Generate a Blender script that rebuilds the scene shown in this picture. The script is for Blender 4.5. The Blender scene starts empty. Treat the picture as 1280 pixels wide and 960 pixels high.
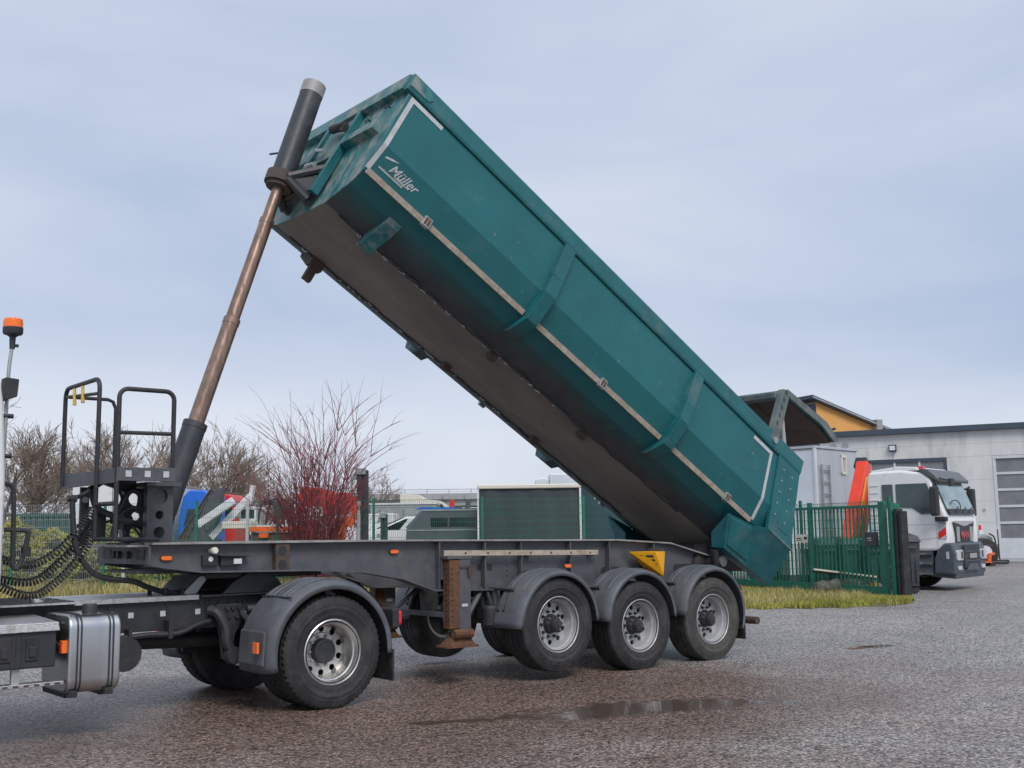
import bpy, math, random
import numpy as np
from mathutils import Vector, Matrix
PI = math.pi
S = bpy.context.scene
col = S.collection
random.seed(7); rng = np.random.default_rng(11)

# ------------------------------------------------------------------ camera
F_PX, PITCH, ROLL, CAM_H, TH = 1378.4, 0.1333, -0.0138, 1.6258, 0.6923
CX, CY = -5.4903, -10.5303
ct, st = math.cos(TH), math.sin(TH)
RIGHT, FWD, UP = Vector((ct, -st, 0)), Vector((st, ct, 0)), Vector((0, 0, 1))
fw = FWD*math.cos(PITCH) + UP*math.sin(PITCH)
u2 = UP*math.cos(PITCH) - FWD*math.sin(PITCH)
r3 = RIGHT*math.cos(ROLL) + u2*math.sin(ROLL)
u3 = u2*math.cos(ROLL) - RIGHT*math.sin(ROLL)
cd = bpy.data.cameras.new('camera'); cam = bpy.data.objects.new('camera', cd); col.objects.link(cam)
cd.sensor_width = 36; cd.lens = F_PX/1280*36; cd.clip_end = 3000; cd.clip_start = .1
m = Matrix((r3, u3, -fw)).transposed().to_4x4(); m.translation = Vector((CX, CY, CAM_H))
cam.matrix_world = m
S.camera = cam

# ------------------------------------------------------------------ world, sun, exposure
W = bpy.data.worlds.new('World'); S.world = W; W.use_nodes = True
nt = W.node_tree; nt.nodes.clear()
def N(nt, t, **k):
    n = nt.nodes.new(t)
    for a, v in k.items(): setattr(n, a, v)
    return n
SUN_EL, SUN_AZ = math.radians(48), math.radians(250)      # azimuth measured from +X, counter-clockwise, of the direction TO the sun
sky = N(nt, 'ShaderNodeTexSky', sky_type='NISHITA', sun_disc=False, sun_elevation=SUN_EL, sun_rotation=PI/2-SUN_AZ, dust_density=2.0, air_density=1.2)
tc = N(nt, 'ShaderNodeTexCoord')
mp = N(nt, 'ShaderNodeMapping'); mp.inputs['Scale'].default_value = (1.0, 1.0, 3.4); mp.inputs['Rotation'].default_value = (.10, -.06, .3)
nt.links.new(tc.outputs['Generated'], mp.inputs[0])
nz = N(nt, 'ShaderNodeTexNoise'); nz.inputs['Scale'].default_value = 1.5; nz.inputs['Detail'].default_value = 5; nz.inputs['Roughness'].default_value = .48; nz.inputs['Distortion'].default_value = .35
nt.links.new(mp.outputs[0], nz.inputs['Vector'])
cr = N(nt, 'ShaderNodeValToRGB')
cr.color_ramp.elements[0].position = .20; cr.color_ramp.elements[0].color = (3.15, 3.85, 5.25, 1)
cr.color_ramp.elements[1].position = .80; cr.color_ramp.elements[1].color = (5.4, 5.75, 6.55, 1)
# an even overcast: a greyer cloud belt at mid height all round, paler towards the zenith and the horizon
sxyz = N(nt, 'ShaderNodeSeparateXYZ'); nt.links.new(tc.outputs['Generated'], sxyz.inputs[0])
belt = N(nt, 'ShaderNodeValToRGB'); els = belt.color_ramp.elements; els[0].position = 0; els[0].color = (.60,.60,.60,1); els[1].position = 1; els[1].color = (.62,.62,.62,1)
for p_, v_ in ((.09,.56),(.19,.26),(.30,.36),(.46,.66)): e_ = els.new(p_); e_.color = (v_,v_,v_,1)
nt.links.new(sxyz.outputs[2], belt.inputs[0])
nmul = N(nt, 'ShaderNodeMath', operation='MULTIPLY_ADD'); nmul.inputs[1].default_value = 1.5; nmul.inputs[2].default_value = -.75; nt.links.new(nz.outputs[0], nmul.inputs[0])
nadd = N(nt, 'ShaderNodeMath', operation='ADD'); nt.links.new(belt.outputs[0], nadd.inputs[0]); nt.links.new(nmul.outputs[0], nadd.inputs[1])
nt.links.new(nadd.outputs[0], cr.inputs[0])
mx = N(nt, 'ShaderNodeMix', data_type='RGBA'); mx.inputs[0].default_value = .93
nt.links.new(sky.outputs[0], mx.inputs[6]); nt.links.new(cr.outputs[0], mx.inputs[7])
bg = N(nt, 'ShaderNodeBackground'); bg.inputs[1].default_value = .10
nt.links.new(mx.outputs[2], bg.inputs[0])
wo = N(nt, 'ShaderNodeOutputWorld'); nt.links.new(bg.outputs[0], wo.inputs[0])

sd = bpy.data.lights.new('sun', 'SUN'); sd.energy = 1.5; sd.angle = math.radians(24); sd.color = (1, .97, .93)
sun = bpy.data.objects.new('sun', sd); col.objects.link(sun); sun.location = (0, 0, 30)
sv = Vector((math.cos(SUN_EL)*math.cos(SUN_AZ), math.cos(SUN_EL)*math.sin(SUN_AZ), math.sin(SUN_EL)))
sun.rotation_euler = sv.to_track_quat('Z', 'Y').to_euler()
S.view_settings.view_transform = 'Standard'; S.view_settings.look = 'None'
S.view_settings.exposure = 0.45; S.view_settings.gamma = 1; S.view_settings.use_curve_mapping = False
S.render.engine = 'CYCLES'

# ------------------------------------------------------------------ materials
MATS = {}
def mat(name, c, rough=.5, metal=0, var=.18, scale=6, dirt=None, damt=.5, dscale=2.5, bump=0, bscale=60, stretch=None, coat=0, emis=None, alpha=None, trans=0, spec=.5):
    if name in MATS: return MATS[name]
    ma = bpy.data.materials.new(name); ma.use_nodes = True; t = ma.node_tree; b = t.nodes['Principled BSDF']
    c = tuple(c)[:3]
    tcn = N(t, 'ShaderNodeTexCoord'); vec = tcn.outputs['Object']
    if stretch:
        mpn = N(t, 'ShaderNodeMapping'); mpn.inputs['Scale'].default_value = stretch; t.links.new(vec, mpn.inputs[0]); vec = mpn.outputs[0]
    n1 = N(t, 'ShaderNodeTexNoise'); n1.inputs['Scale'].default_value = scale; n1.inputs['Detail'].default_value = 6; n1.inputs['Roughness'].default_value = .6
    t.links.new(vec, n1.inputs['Vector'])
    r1 = N(t, 'ShaderNodeValToRGB'); r1.color_ramp.elements[0].position = .3; r1.color_ramp.elements[1].position = .7
    r1.color_ramp.elements[0].color = tuple(x*(1-var) for x in c)+(1,); r1.color_ramp.elements[1].color = tuple(min(1, x*(1+var)) for x in c)+(1,)
    t.links.new(n1.outputs[0], r1.inputs[0]); out = r1.outputs[0]
    rr = N(t, 'ShaderNodeMapRange'); rr.inputs[1].default_value = .3; rr.inputs[2].default_value = .7
    rr.inputs[3].default_value = max(.02, rough-.1); rr.inputs[4].default_value = min(1, rough+.12)
    t.links.new(n1.outputs[0], rr.inputs[0]); rout = rr.outputs[0]
    if dirt:
        n2 = N(t, 'ShaderNodeTexNoise'); n2.inputs['Scale'].default_value = dscale; n2.inputs['Detail'].default_value = 9; n2.inputs['Roughness'].default_value = .68; n2.inputs['Distortion'].default_value = .4
        t.links.new(vec, n2.inputs['Vector'])
        r2 = N(t, 'ShaderNodeMapRange'); r2.inputs[1].default_value = .62-.3*damt; r2.inputs[2].default_value = .8-.2*damt; r2.inputs[4].default_value = .85
        t.links.new(n2.outputs[0], r2.inputs[0])
        mxx = N(t, 'ShaderNodeMix', data_type='RGBA'); t.links.new(r2.outputs[0], mxx.inputs[0]); t.links.new(out, mxx.inputs[6]); mxx.inputs[7].default_value = tuple(dirt)+(1,)
        out = mxx.outputs[2]
        ra = N(t, 'ShaderNodeMix', data_type='FLOAT'); t.links.new(r2.outputs[0], ra.inputs[0]); t.links.new(rout, ra.inputs[2]); ra.inputs[3].default_value = .85; rout = ra.outputs[0]
        if metal:
            rm = N(t, 'ShaderNodeMapRange'); rm.inputs[3].default_value = metal; rm.inputs[4].default_value = metal*.2
            t.links.new(r2.outputs[0], rm.inputs[0]); t.links.new(rm.outputs[0], b.inputs['Metallic'])
    t.links.new(out, b.inputs['Base Color']); t.links.new(rout, b.inputs['Roughness'])
    if not (dirt and metal): b.inputs['Metallic'].default_value = metal
    b.inputs['Coat Weight'].default_value = coat; b.inputs['Coat Roughness'].default_value = .15
    b.inputs['Specular IOR Level'].default_value = spec
    b.inputs['Transmission Weight'].default_value = trans
    if emis: b.inputs['Emission Color'].default_value = tuple(emis[:3])+(1,); b.inputs['Emission Strength'].default_value = emis[3]
    if bump:
        n3 = N(t, 'ShaderNodeTexNoise'); n3.inputs['Scale'].default_value = bscale; n3.inputs['Detail'].default_value = 4
        t.links.new(vec, n3.inputs['Vector'])
        bp = N(t, 'ShaderNodeBump'); bp.inputs['Strength'].default_value = bump; bp.inputs['Distance'].default_value = .01
        t.links.new(n3.outputs[0], bp.inputs['Height']); t.links.new(bp.outputs[0], b.inputs['Normal'])
    MATS[name] = ma
    return ma

M = dict(
 chassis=mat('chassis_paint', (.088,.091,.102), .46, 0, .25, 5, (.14,.125,.11), .32, 3.0, .25, 90),
 chassis_top=mat('chassis_pale_top', (.34,.33,.31), .45, .3, .3, 4, (.13,.09,.06), .3, 5),  # top faces, paler than the rail paint, with brown blotches
 black=mat('black_metal', (.028,.029,.033), .5, 0, .3, 6, (.07,.062,.055), .3, 4),
 blackp=mat('black_plastic', (.032,.033,.038), .55, 0, .25, 8, (.08,.075,.07), .25, 5, .15, 120),
 mudg=mat('mudguard_plastic', (.105,.113,.130), .5, 0, .22, 5, (.12,.11,.10), .35, 3.5, .2, 150),
 rubber=mat('tyre_rubber', (.024,.024,.026), .72, 0, .3, 9, (.075,.07,.066), .5, 4, .3, 140),
 rubberw=mat('tyre_rubber_dusty', (.05,.048,.046), .8, 0, .3, 9, (.11,.10,.092), .6, 4, .3, 140),
 alu=mat('polished_alu', (.66,.65,.63), .36, 1, .08, 6, (.30,.27,.24), .15, 8),
 rimsil=mat('silver_rim_paint', (.46,.46,.47), .42, .35, .14, 6, (.17,.145,.125), .40, 7),
 tank=mat('tank_alu', (.58,.59,.60), .34, 1, .12, 4, (.2,.18,.16), .12, 3, 0, 60, (1,1,.15)),
 cheq=mat('chequer_plate', (.50,.50,.50), .42, .85, .22, 30, (.2,.17,.14), .3, 6, .6, 110),
 cream=mat('reflective_tape', (.43,.37,.30), .5, 0, .2, 14, (.27,.18,.11), .5, 9),
 tape=mat('white_tape', (.50,.51,.53), .4, 0, .12, 14, (.4,.38,.35), .25, 9),
 rust=mat('rusty_steel', (.14,.062,.03), .85, 0, .45, 14, (.05,.045,.045), .45, 7, .5, 80),
 rustdark=mat('rusty_dark_steel', (.075,.055,.045), .75, 0, .4, 10, (.15,.07,.035), .35, 6, .4, 90),
 rod=mat('oily_bronze_rod', (.30,.20,.155), .3, .75, .3, 5, (.09,.06,.045), .4, 3, 0, 60, (4,4,.6)),
 sleeve=mat('dark_sleeve', (.038,.042,.05), .45, 0, .2, 5, (.10,.09,.085), .25, 3),
 white=mat('white_cab_paint', (.78,.78,.77), .28, 0, .04, 3, (.55,.53,.5), .15, 3, coat=.4),
 whitep=mat('white_panel', (.70,.71,.72), .45, 0, .06, 2, (.45,.44,.42), .3, 1.6),
 glass=mat('dark_glass', (.015,.02,.022), .06, 0, .1, 3, coat=.3),
 glassc=mat('tinted_cab_glass', (.055,.075,.078), .06, 0, .35, 1.5, coat=.4),
 glassg=mat('greenish_windscreen', (.26,.34,.33), .05, 0, .25, 2, coat=.5),
 orange=mat('orange_lens', (.95,.17,.01), .25, 0, .08, 30, coat=.5),
 red=mat('red_lens', (.75,.012,.02), .2, 0, .08, 30, coat=.5),
 clear=mat('clear_lens', (.7,.72,.74), .12, .3, .2, 40, coat=.6),
 yellow=mat('yellow_plastic', (.85,.40,.008), .42, 0, .08, 8, (.5,.22,.02), .2, 6),
 hoopy=mat('yellow_cord', (.62,.40,.06), .6, 0, .15, 20),
 red_paint=mat('red_crane_paint', (.80,.055,.02), .35, 0, .08, 4, (.3,.05,.03), .15, 3),
 green_fence=mat('green_fence_paint', (.016,.15,.095), .45, 0, .2, 6, (.06,.14,.11), .2, 5),
 galv=mat('galvanised_steel', (.40,.42,.43), .5, .6, .15, 8),
 capgrey=mat('dull_grey_cap', (.33,.32,.31), .6, .3, .2, 8, (.2,.17,.15), .3, 6),
 brassw=mat('white_plastic_cap', (.72,.70,.62), .4, 0, .1, 9),
)

def teal_material():
    B = (7.406, -1.27, 2.573); ph = math.radians(31.08)
    Nn = (math.sin(ph), 0, math.cos(ph)); Ff = (-math.cos(ph), 0, math.sin(ph))
    ma = bpy.data.materials.new('teal_body_paint'); ma.use_nodes = True; t = ma.node_tree; b = t.nodes['Principled BSDF']
    tcn = N(t, 'ShaderNodeTexCoord'); pos = tcn.outputs['Object']
    sub = N(t, 'ShaderNodeVectorMath', operation='SUBTRACT'); t.links.new(pos, sub.inputs[0]); sub.inputs[1].default_value = B
    dn = N(t, 'ShaderNodeVectorMath', operation='DOT_PRODUCT'); t.links.new(sub.outputs[0], dn.inputs[0]); dn.inputs[1].default_value = Nn
    db = N(t, 'ShaderNodeVectorMath', operation='DOT_PRODUCT'); t.links.new(sub.outputs[0], db.inputs[0]); db.inputs[1].default_value = Ff
    cx = N(t, 'ShaderNodeCombineXYZ'); t.links.new(db.outputs['Value'], cx.inputs[0]); t.links.new(dn.outputs['Value'], cx.inputs[2])
    sp = N(t, 'ShaderNodeSeparateXYZ'); t.links.new(pos, sp.inputs[0]); t.links.new(sp.outputs[1], cx.inputs[1])
    vec = cx.outputs[0]
    def noise(sc, det=7, ro=.62, stretch=None, dist=0):
        v = vec
        if stretch:
            q = N(t, 'ShaderNodeMapping'); q.inputs['Scale'].default_value = stretch; t.links.new(vec, q.inputs[0]); v = q.outputs[0]
        n = N(t, 'ShaderNodeTexNoise'); n.inputs['Scale'].default_value = sc; n.inputs['Detail'].default_value = det; n.inputs['Roughness'].default_value = ro; n.inputs['Distortion'].default_value = dist
        t.links.new(v, n.inputs['Vector']); return n.outputs[0]
    def rng_(v, a, bb, c=0, d=1):
        q = N(t, 'ShaderNodeMapRange'); q.inputs[1].default_value = a; q.inputs[2].default_value = bb; q.inputs[3].default_value = c; q.inputs[4].default_value = d
        t.links.new(v, q.inputs[0]); return q.outputs[0]
    def mixc(f, a, c2):
        q = N(t, 'ShaderNodeMix', data_type='RGBA'); t.links.new(f, q.inputs[0])
        if isinstance(a, tuple): q.inputs[6].default_value = a+(1,)
        else: t.links.new(a, q.inputs[6])
        if isinstance(c2, tuple): q.inputs[7].default_value = c2+(1,)
        else: t.links.new(c2, q.inputs[7])
        return q.outputs[2]
    def math_(op, a, bb):
        q = N(t, 'ShaderNodeMath', operation=op); q.use_clamp = op in ('ADD',)
        for i, v in enumerate((a, bb)):
            if isinstance(v, (int, float)): q.inputs[i].default_value = v
            else: t.links.new(v, q.inputs[i])
        return q.outputs[0]
    c = mixc(rng_(noise(1.3), .3, .7), (.008,.105,.118), (.012,.14,.150))
    # chalky wear
    w = rng_(noise(2.2, 9, .7, (.5,1,1.6)), .56, .78, 0, .35); c = mixc(w, c, (.13,.22,.23))
    # scuff spots
    sc = rng_(noise(13, 3, .5), .69, .76, 0, .5); c = mixc(sc, c, (.26,.30,.31))
    # road film on the underside facets
    nn = math_('ADD', rng_(dn.outputs['Value'], -1.31, -1.50, 0, 1), math_('MULTIPLY', math_('SUBTRACT', noise(1.7, 8, .65), .5), .9))
    film = rng_(nn, .15, .85, 0, .95); c = mixc(film, c, mixc(rng_(noise(3), .3, .7), (.040,.041,.048), (.082,.076,.075)))
    fl = rng_(math_('ADD', rng_(dn.outputs['Value'], -1.50, -1.525), math_('MULTIPLY', math_('SUBTRACT', noise(4, 8, .7), .5), .4)), .4, .7, 0, 1)
    c = mixc(fl, c, mixc(rng_(noise(1.1, 8, .66, (.5,1.3,1)), .35, .68), (.15,.13,.118), (.26,.225,.195)))
    t.links.new(c, b.inputs['Base Color'])
    ro = rng_(noise(2.5), .3, .7, .36, .52); rm = N(t, 'ShaderNodeMix', data_type='FLOAT'); t.links.new(film, rm.inputs[0]); t.links.new(ro, rm.inputs[2]); rm.inputs[3].default_value = .78
    t.links.new(rm.outputs[0], b.inputs['Roughness'])
    bp = N(t, 'ShaderNodeBump'); bp.inputs['Strength'].default_value = .12; bp.inputs['Distance'].default_value = .03
    t.links.new(noise(1.5, 2, .4), bp.inputs['Height']); t.links.new(bp.outputs[0], b.inputs['Normal'])
    return ma
M['teal'] = teal_material()
M['teal_trim'] = mat('teal_trim_paint', (.010,.115,.128), .42, 0, .2, 3, (.10,.16,.165), .3, 2.5, .1, 40)
M['teal_worn'] = mat('teal_worn_paint', (.022,.14,.15), .5, 0, .4, 6, (.34,.31,.27), .62, 4, .15, 40, (1.4,1.4,.6))
M['tailgate_in'] = mat('rusty_brown_inner_plate', (.12,.085,.078), .85, 0, .3, 5, (.10,.062,.045), .4, 3, .3, 40)
M['grey_teal'] = mat('dusty_teal_grey', (.11,.145,.145), .6, 0, .3, 6, (.20,.18,.16), .4, 6)

# ------------------------------------------------------------------ mesh builder
class MB:
    def __init__(s): s.v = []; s.f = []
    def add(s, vs, fs):
        o = len(s.v); s.v.extend([tuple(p) for p in vs]); s.f.extend([tuple(i+o for i in f) for f in fs]); return s
    def box(s, x0, x1, y0, y1, z0, z1):
        return s.add([(x0,y0,z0),(x1,y0,z0),(x1,y1,z0),(x0,y1,z0),(x0,y0,z1),(x1,y0,z1),(x1,y1,z1),(x0,y1,z1)],
                     [(0,3,2,1),(4,5,6,7),(0,1,5,4),(1,2,6,5),(2,3,7,6),(3,0,4,7)])
    def hexa(s, lo, hi):   # two matching quads
        return s.add(list(lo)+list(hi), [(0,3,2,1),(4,5,6,7),(0,1,5,4),(1,2,6,5),(2,3,7,6),(3,0,4,7)])
    def prism(s, pts, a, b, plane='xz'):
        n = len(pts)
        if plane == 'xz': g = lambda p, c: (p[0], c, p[1])
        elif plane == 'xy': g = lambda p, c: (p[0], p[1], c)
        else: g = lambda p, c: (c, p[0], p[1])
        vs = [g(p, a) for p in pts]+[g(p, b) for p in pts]
        return s.add(vs, [tuple(range(n))[::-1], tuple(range(n, 2*n))]+[(i, (i+1) % n, n+(i+1) % n, n+i) for i in range(n)])
    def tube(s, pts, r, seg=8, cap=True):
        P = [Vector(p) for p in pts]; n = len(P)
        R = r if isinstance(r, (list, tuple)) else [r]*n
        T = []
        for i in range(n):
            d = (P[min(i+1, n-1)]-P[max(i-1, 0)]); T.append(d.normalized() if d.length > 1e-9 else Vector((0,0,1)))
        u = T[0].orthogonal().normalized(); vs = []
        for i in range(n):
            u = (u - T[i]*u.dot(T[i])); u = u.normalized() if u.length > 1e-6 else T[i].orthogonal().normalized()
            w = T[i].cross(u)
            for k in range(seg):
                a = 2*PI*k/seg; vs.append(P[i]+(u*math.cos(a)+w*math.sin(a))*R[i])
        fs = [(i*seg+k, i*seg+(k+1) % seg, (i+1)*seg+(k+1) % seg, (i+1)*seg+k) for i in range(n-1) for k in range(seg)]
        if cap: fs += [tuple(range(seg))[::-1], tuple(range((n-1)*seg, n*seg))]
        return s.add(vs, fs)
    def lathe(s, prof, c=(0,0,0), axis='y', seg=32, closed=False):
        n = len(prof); vs = []
        for k in range(seg):
            a = 2*PI*k/seg; ca, sa = math.cos(a), math.sin(a)
            for r, h in prof:
                if axis == 'y': vs.append((c[0]+r*ca, c[1]+h, c[2]+r*sa))
                elif axis == 'z': vs.append((c[0]+r*ca, c[1]+r*sa, c[2]+h))
                else: vs.append((c[0]+h, c[1]+r*ca, c[2]+r*sa))
        m = n if closed else n-1
        fs = [(k*n+i, k*n+(i+1) % n, ((k+1) % seg)*n+(i+1) % n, ((k+1) % seg)*n+i) for k in range(seg) for i in range(m)]
        return s.add(vs, fs)
    def sweep(s, sec, fn):   # grid: sec list of rows of points
        return s
    def xf(s, fn): s.v = [tuple(fn(p)) for p in s.v]; return s
    def mesh(s, name, smooth=True, ang=38):
        me = bpy.data.meshes.new(name); me.from_pydata(s.v, [], s.f); me.validate(); me.update()
        import bmesh
        bm = bmesh.new(); bm.from_mesh(me); bmesh.ops.recalc_face_normals(bm, faces=bm.faces); bm.to_mesh(me); bm.free()
        if smooth:
            me.shade_smooth(); me.set_sharp_from_angle(angle=math.radians(ang))
        return me
    def build(s, name, ma, parent=None, smooth=True, bevel=0, loc=None, ang=38, seg=2):
        me = s.mesh(name, smooth, ang); me.materials.append(ma)
        o = bpy.data.objects.new(name, me); col.objects.link(o)
        attach(o, parent)
        if loc is not None: o.location = loc
        if bevel:
            md = o.modifiers.new('bevel', 'BEVEL'); md.width = bevel; md.segments = seg; md.limit_method = 'ANGLE'; md.angle_limit = math.radians(40)
            if smooth: md.harden_normals = False
        return o
WORLD_ROOTS = {}
def attach(o, parent):
    if parent is None: return
    o.parent = parent
    if parent.name in WORLD_ROOTS: o.matrix_parent_inverse = Matrix.Translation(-WORLD_ROOTS[parent.name])
def tag(o, label, cat, group=None, kind=None):
    o['label'] = label; o['category'] = cat
    if group: o['group'] = group
    if kind: o['kind'] = kind
    return o
def thing(name, label, cat, loc=(0,0,0), rotz=0, group=None, world=False):
    o = bpy.data.objects.new(name, None); col.objects.link(o); o.location = loc; o.rotation_euler = (0,0,rotz); o.empty_display_size = .3
    if world: WORLD_ROOTS[o.name] = Vector(loc)
    return tag(o, label, cat, group)
def empty(name, parent, loc):
    o = bpy.data.objects.new(name, None); col.objects.link(o); attach(o, parent); o.location = loc; return o
def copy_tree(o, parent=None, root=True):
    c = o.copy(); col.objects.link(c)
    if parent is not None: c.parent = parent; c.matrix_parent_inverse = o.matrix_parent_inverse.copy()
    for ch in o.children: copy_tree(ch, c, False)
    return c
def struct(o, name=None): o['kind'] = 'structure'; return o
def cam_pt(px, d, z=0):      # world point at horizontal distance d ahead of the viewpoint on the bearing of column px
    r = (px-640-2.5)/F_PX*.991*d
    p = Vector((CX, CY, 0))+RIGHT*r+FWD*d; p.z = z; return p
def arc(cx, cz, R, a0, a1, n): return [(cx+R*math.cos(a0+(a1-a0)*i/n), cz+R*math.sin(a0+(a1-a0)*i/n)) for i in range(n+1)]
def text_mesh(txt, size, shear=0, ext=.003, name='lettering', bold=0):
    cu = bpy.data.curves.new(name, 'FONT'); cu.body = txt; cu.size = size; cu.shear = shear; cu.extrude = ext; cu.offset = bold; cu.resolution_u = 3
    o = bpy.data.objects.new('tmp', cu); col.objects.link(o); bpy.context.view_layer.update()
    me = bpy.data.meshes.new_from_object(o.evaluated_get(bpy.context.evaluated_depsgraph_get())); bpy.data.objects.remove(o); me.name = name
    return me
# ------------------------------------------------------------------ ground
def asphalt_material():
    ma = bpy.data.materials.new('wet_asphalt'); ma.use_nodes = True; t = ma.node_tree; b = t.nodes['Principled BSDF']
    tcn = N(t, 'ShaderNodeTexCoord'); vec = tcn.outputs['Object']
    def noise(sc, det=6, ro=.6, v=None, dist=0):
        n = N(t, 'ShaderNodeTexNoise'); n.inputs['Scale'].default_value = sc; n.inputs['Detail'].default_value = det; n.inputs['Roughness'].default_value = ro; n.inputs['Distortion'].default_value = dist
        t.links.new(v or vec, n.inputs['Vector']); return n.outputs[0]
    def rg(v, a, bb, c=0, d=1):
        q = N(t, 'ShaderNodeMapRange'); q.inputs[1].default_value = a; q.inputs[2].default_value = bb; q.inputs[3].default_value = c; q.inputs[4].default_value = d
        t.links.new(v, q.inputs[0]); return q.outputs[0]
    def mc(f, a, c2, bt='MIX'):
        q = N(t, 'ShaderNodeMix', data_type='RGBA', blend_type=bt)
        for i, v in ((0, f), (6, a), (7, c2)):
            if isinstance(v, tuple): q.inputs[i].default_value = v+(1,)
            elif isinstance(v, (int, float)): q.inputs[i].default_value = v
            else: t.links.new(v, q.inputs[i])
        return q.outputs[2]
    def ma_(op, a, bb, cl=False):
        q = N(t, 'ShaderNodeMath', operation=op); q.use_clamp = cl
        for i, v in enumerate((a, bb)):
            if isinstance(v, (int, float)): q.inputs[i].default_value = v
            else: t.links.new(v, q.inputs[i])
        return q.outputs[0]
    vo = N(t, 'ShaderNodeTexVoronoi'); vo.inputs['Scale'].default_value = 42; t.links.new(vec, vo.inputs['Vector'])
    sep = N(t, 'ShaderNodeSeparateColor'); t.links.new(vo.outputs['Color'], sep.inputs[0])
    stone = mc(sep.outputs[0], (.042,.039,.038), (.40,.377,.362))
    lightst = ma_('MULTIPLY', rg(sep.outputs[1], .74, .80), rg(vo.outputs['Distance'], .55, .35))
    stone = mc(lightst, stone, (.70,.64,.58))
    brown = rg(noise(.35, 4, .55), .42, .62)
    # reddish soaked ground by the trailer; the shade under it is painted in too
    sx = N(t, 'ShaderNodeSeparateXYZ'); t.links.new(vec, sx.inputs[0])
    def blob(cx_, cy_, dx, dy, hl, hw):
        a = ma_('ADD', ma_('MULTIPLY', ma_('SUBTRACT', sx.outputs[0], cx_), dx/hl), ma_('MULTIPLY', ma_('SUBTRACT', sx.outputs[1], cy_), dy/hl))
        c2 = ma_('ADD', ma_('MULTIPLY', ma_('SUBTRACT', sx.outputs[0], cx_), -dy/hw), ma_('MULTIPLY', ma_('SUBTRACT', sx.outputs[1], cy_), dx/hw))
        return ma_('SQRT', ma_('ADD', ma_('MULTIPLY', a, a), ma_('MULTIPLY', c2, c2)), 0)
    wob = ma_('MULTIPLY', ma_('SUBTRACT', noise(2.3, 9, .68), .5), 3.4)
    wob2 = ma_('MULTIPLY', ma_('SUBTRACT', noise(.5, 6, .6), .5), 2.0)
    soak_shade = rg(ma_('ADD', blob(1.3, -2.3, .90, -.43, 5.4, 3.3), wob2), 1.25, .55)
    col1 = mc(ma_('MULTIPLY', soak_shade, .95), stone, mc(1.0, stone, (.84,.61,.51), 'MULTIPLY'))
    patch = rg(noise(.22, 5, .6), .38, .62)
    wet_shade = ma_('MAXIMUM', ma_('MULTIPLY', patch, .55), ma_('MULTIPLY', soak_shade, .9))
    col2 = mc(wet_shade, col1, mc(1.0, col1, (.72,.71,.72), 'MULTIPLY'))
    # broad worn and darker areas, scattered dark specks of dirt
    big = N(t, 'ShaderNodeMapRange'); big.inputs[1].default_value = .3; big.inputs[2].default_value = .7; big.inputs[3].default_value = .80; big.inputs[4].default_value = 1.16; t.links.new(noise(.45, 7, .62, None, .8), big.inputs[0])
    cb = N(t, 'ShaderNodeCombineColor'); [t.links.new(big.outputs[0], cb.inputs[k]) for k in range(3)]
    col2 = mc(1.0, col2, cb.outputs[0], 'MULTIPLY')
    v2 = N(t, 'ShaderNodeTexVoronoi'); v2.inputs['Scale'].default_value = 2.6; t.links.new(vec, v2.inputs['Vector'])
    s2 = N(t, 'ShaderNodeSeparateColor'); t.links.new(v2.outputs['Color'], s2.inputs[0])
    speck = ma_('MULTIPLY', rg(s2.outputs[0], .72, .74), rg(v2.outputs['Distance'], .055, .035))
    col2 = mc(speck, col2, (.022,.02,.018))
    pud = None
    for args in ((2.05, -3.2, .93, -.37, 1.45, .38), (.35, -2.55, .9, -.43, .42, .10), (8.2, -1.75, .99, -.1, .55, .16)):
        q = rg(ma_('ADD', blob(*args), wob), 1.08, .70)
        pud = q if pud is None else ma_('MAXIMUM', pud, q)
    col3 = mc(ma_('MULTIPLY', pud, .9), col2, (.10,.072,.058))
    # repair seams and tracks
    wv = rg(noise(.9, 8, .7, None, 1.2), .495, .505, 0, 1)
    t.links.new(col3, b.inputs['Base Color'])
    r = rg(wet_shade, 0, 1, .60, .34); r2 = N(t, 'ShaderNodeMix', data_type='FLOAT'); t.links.new(pud, r2.inputs[0]); t.links.new(r, r2.inputs[2]); r2.inputs[3].default_value = .07
    t.links.new(r2.outputs[0], b.inputs['Roughness'])
    hgt = ma_('ADD', ma_('MULTIPLY', vo.outputs['Distance'], -1.0), ma_('MULTIPLY', noise(25, 3), .6))
    bp = N(t, 'ShaderNodeBump'); bp.inputs['Distance'].default_value = .012
    t.links.new(rg(pud, 0, 1, .75, .0), bp.inputs['Strength']); t.links.new(hgt, bp.inputs['Height']); t.links.new(bp.outputs[0], b.inputs['Normal'])
    return ma
g = MB(); g.add([(-400,-400,0),(500,-400,0),(500,600,0),(-400,600,0)], [(0,1,2,3)])
struct(g.build('asphalt_yard', asphalt_material(), None, False))

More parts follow.
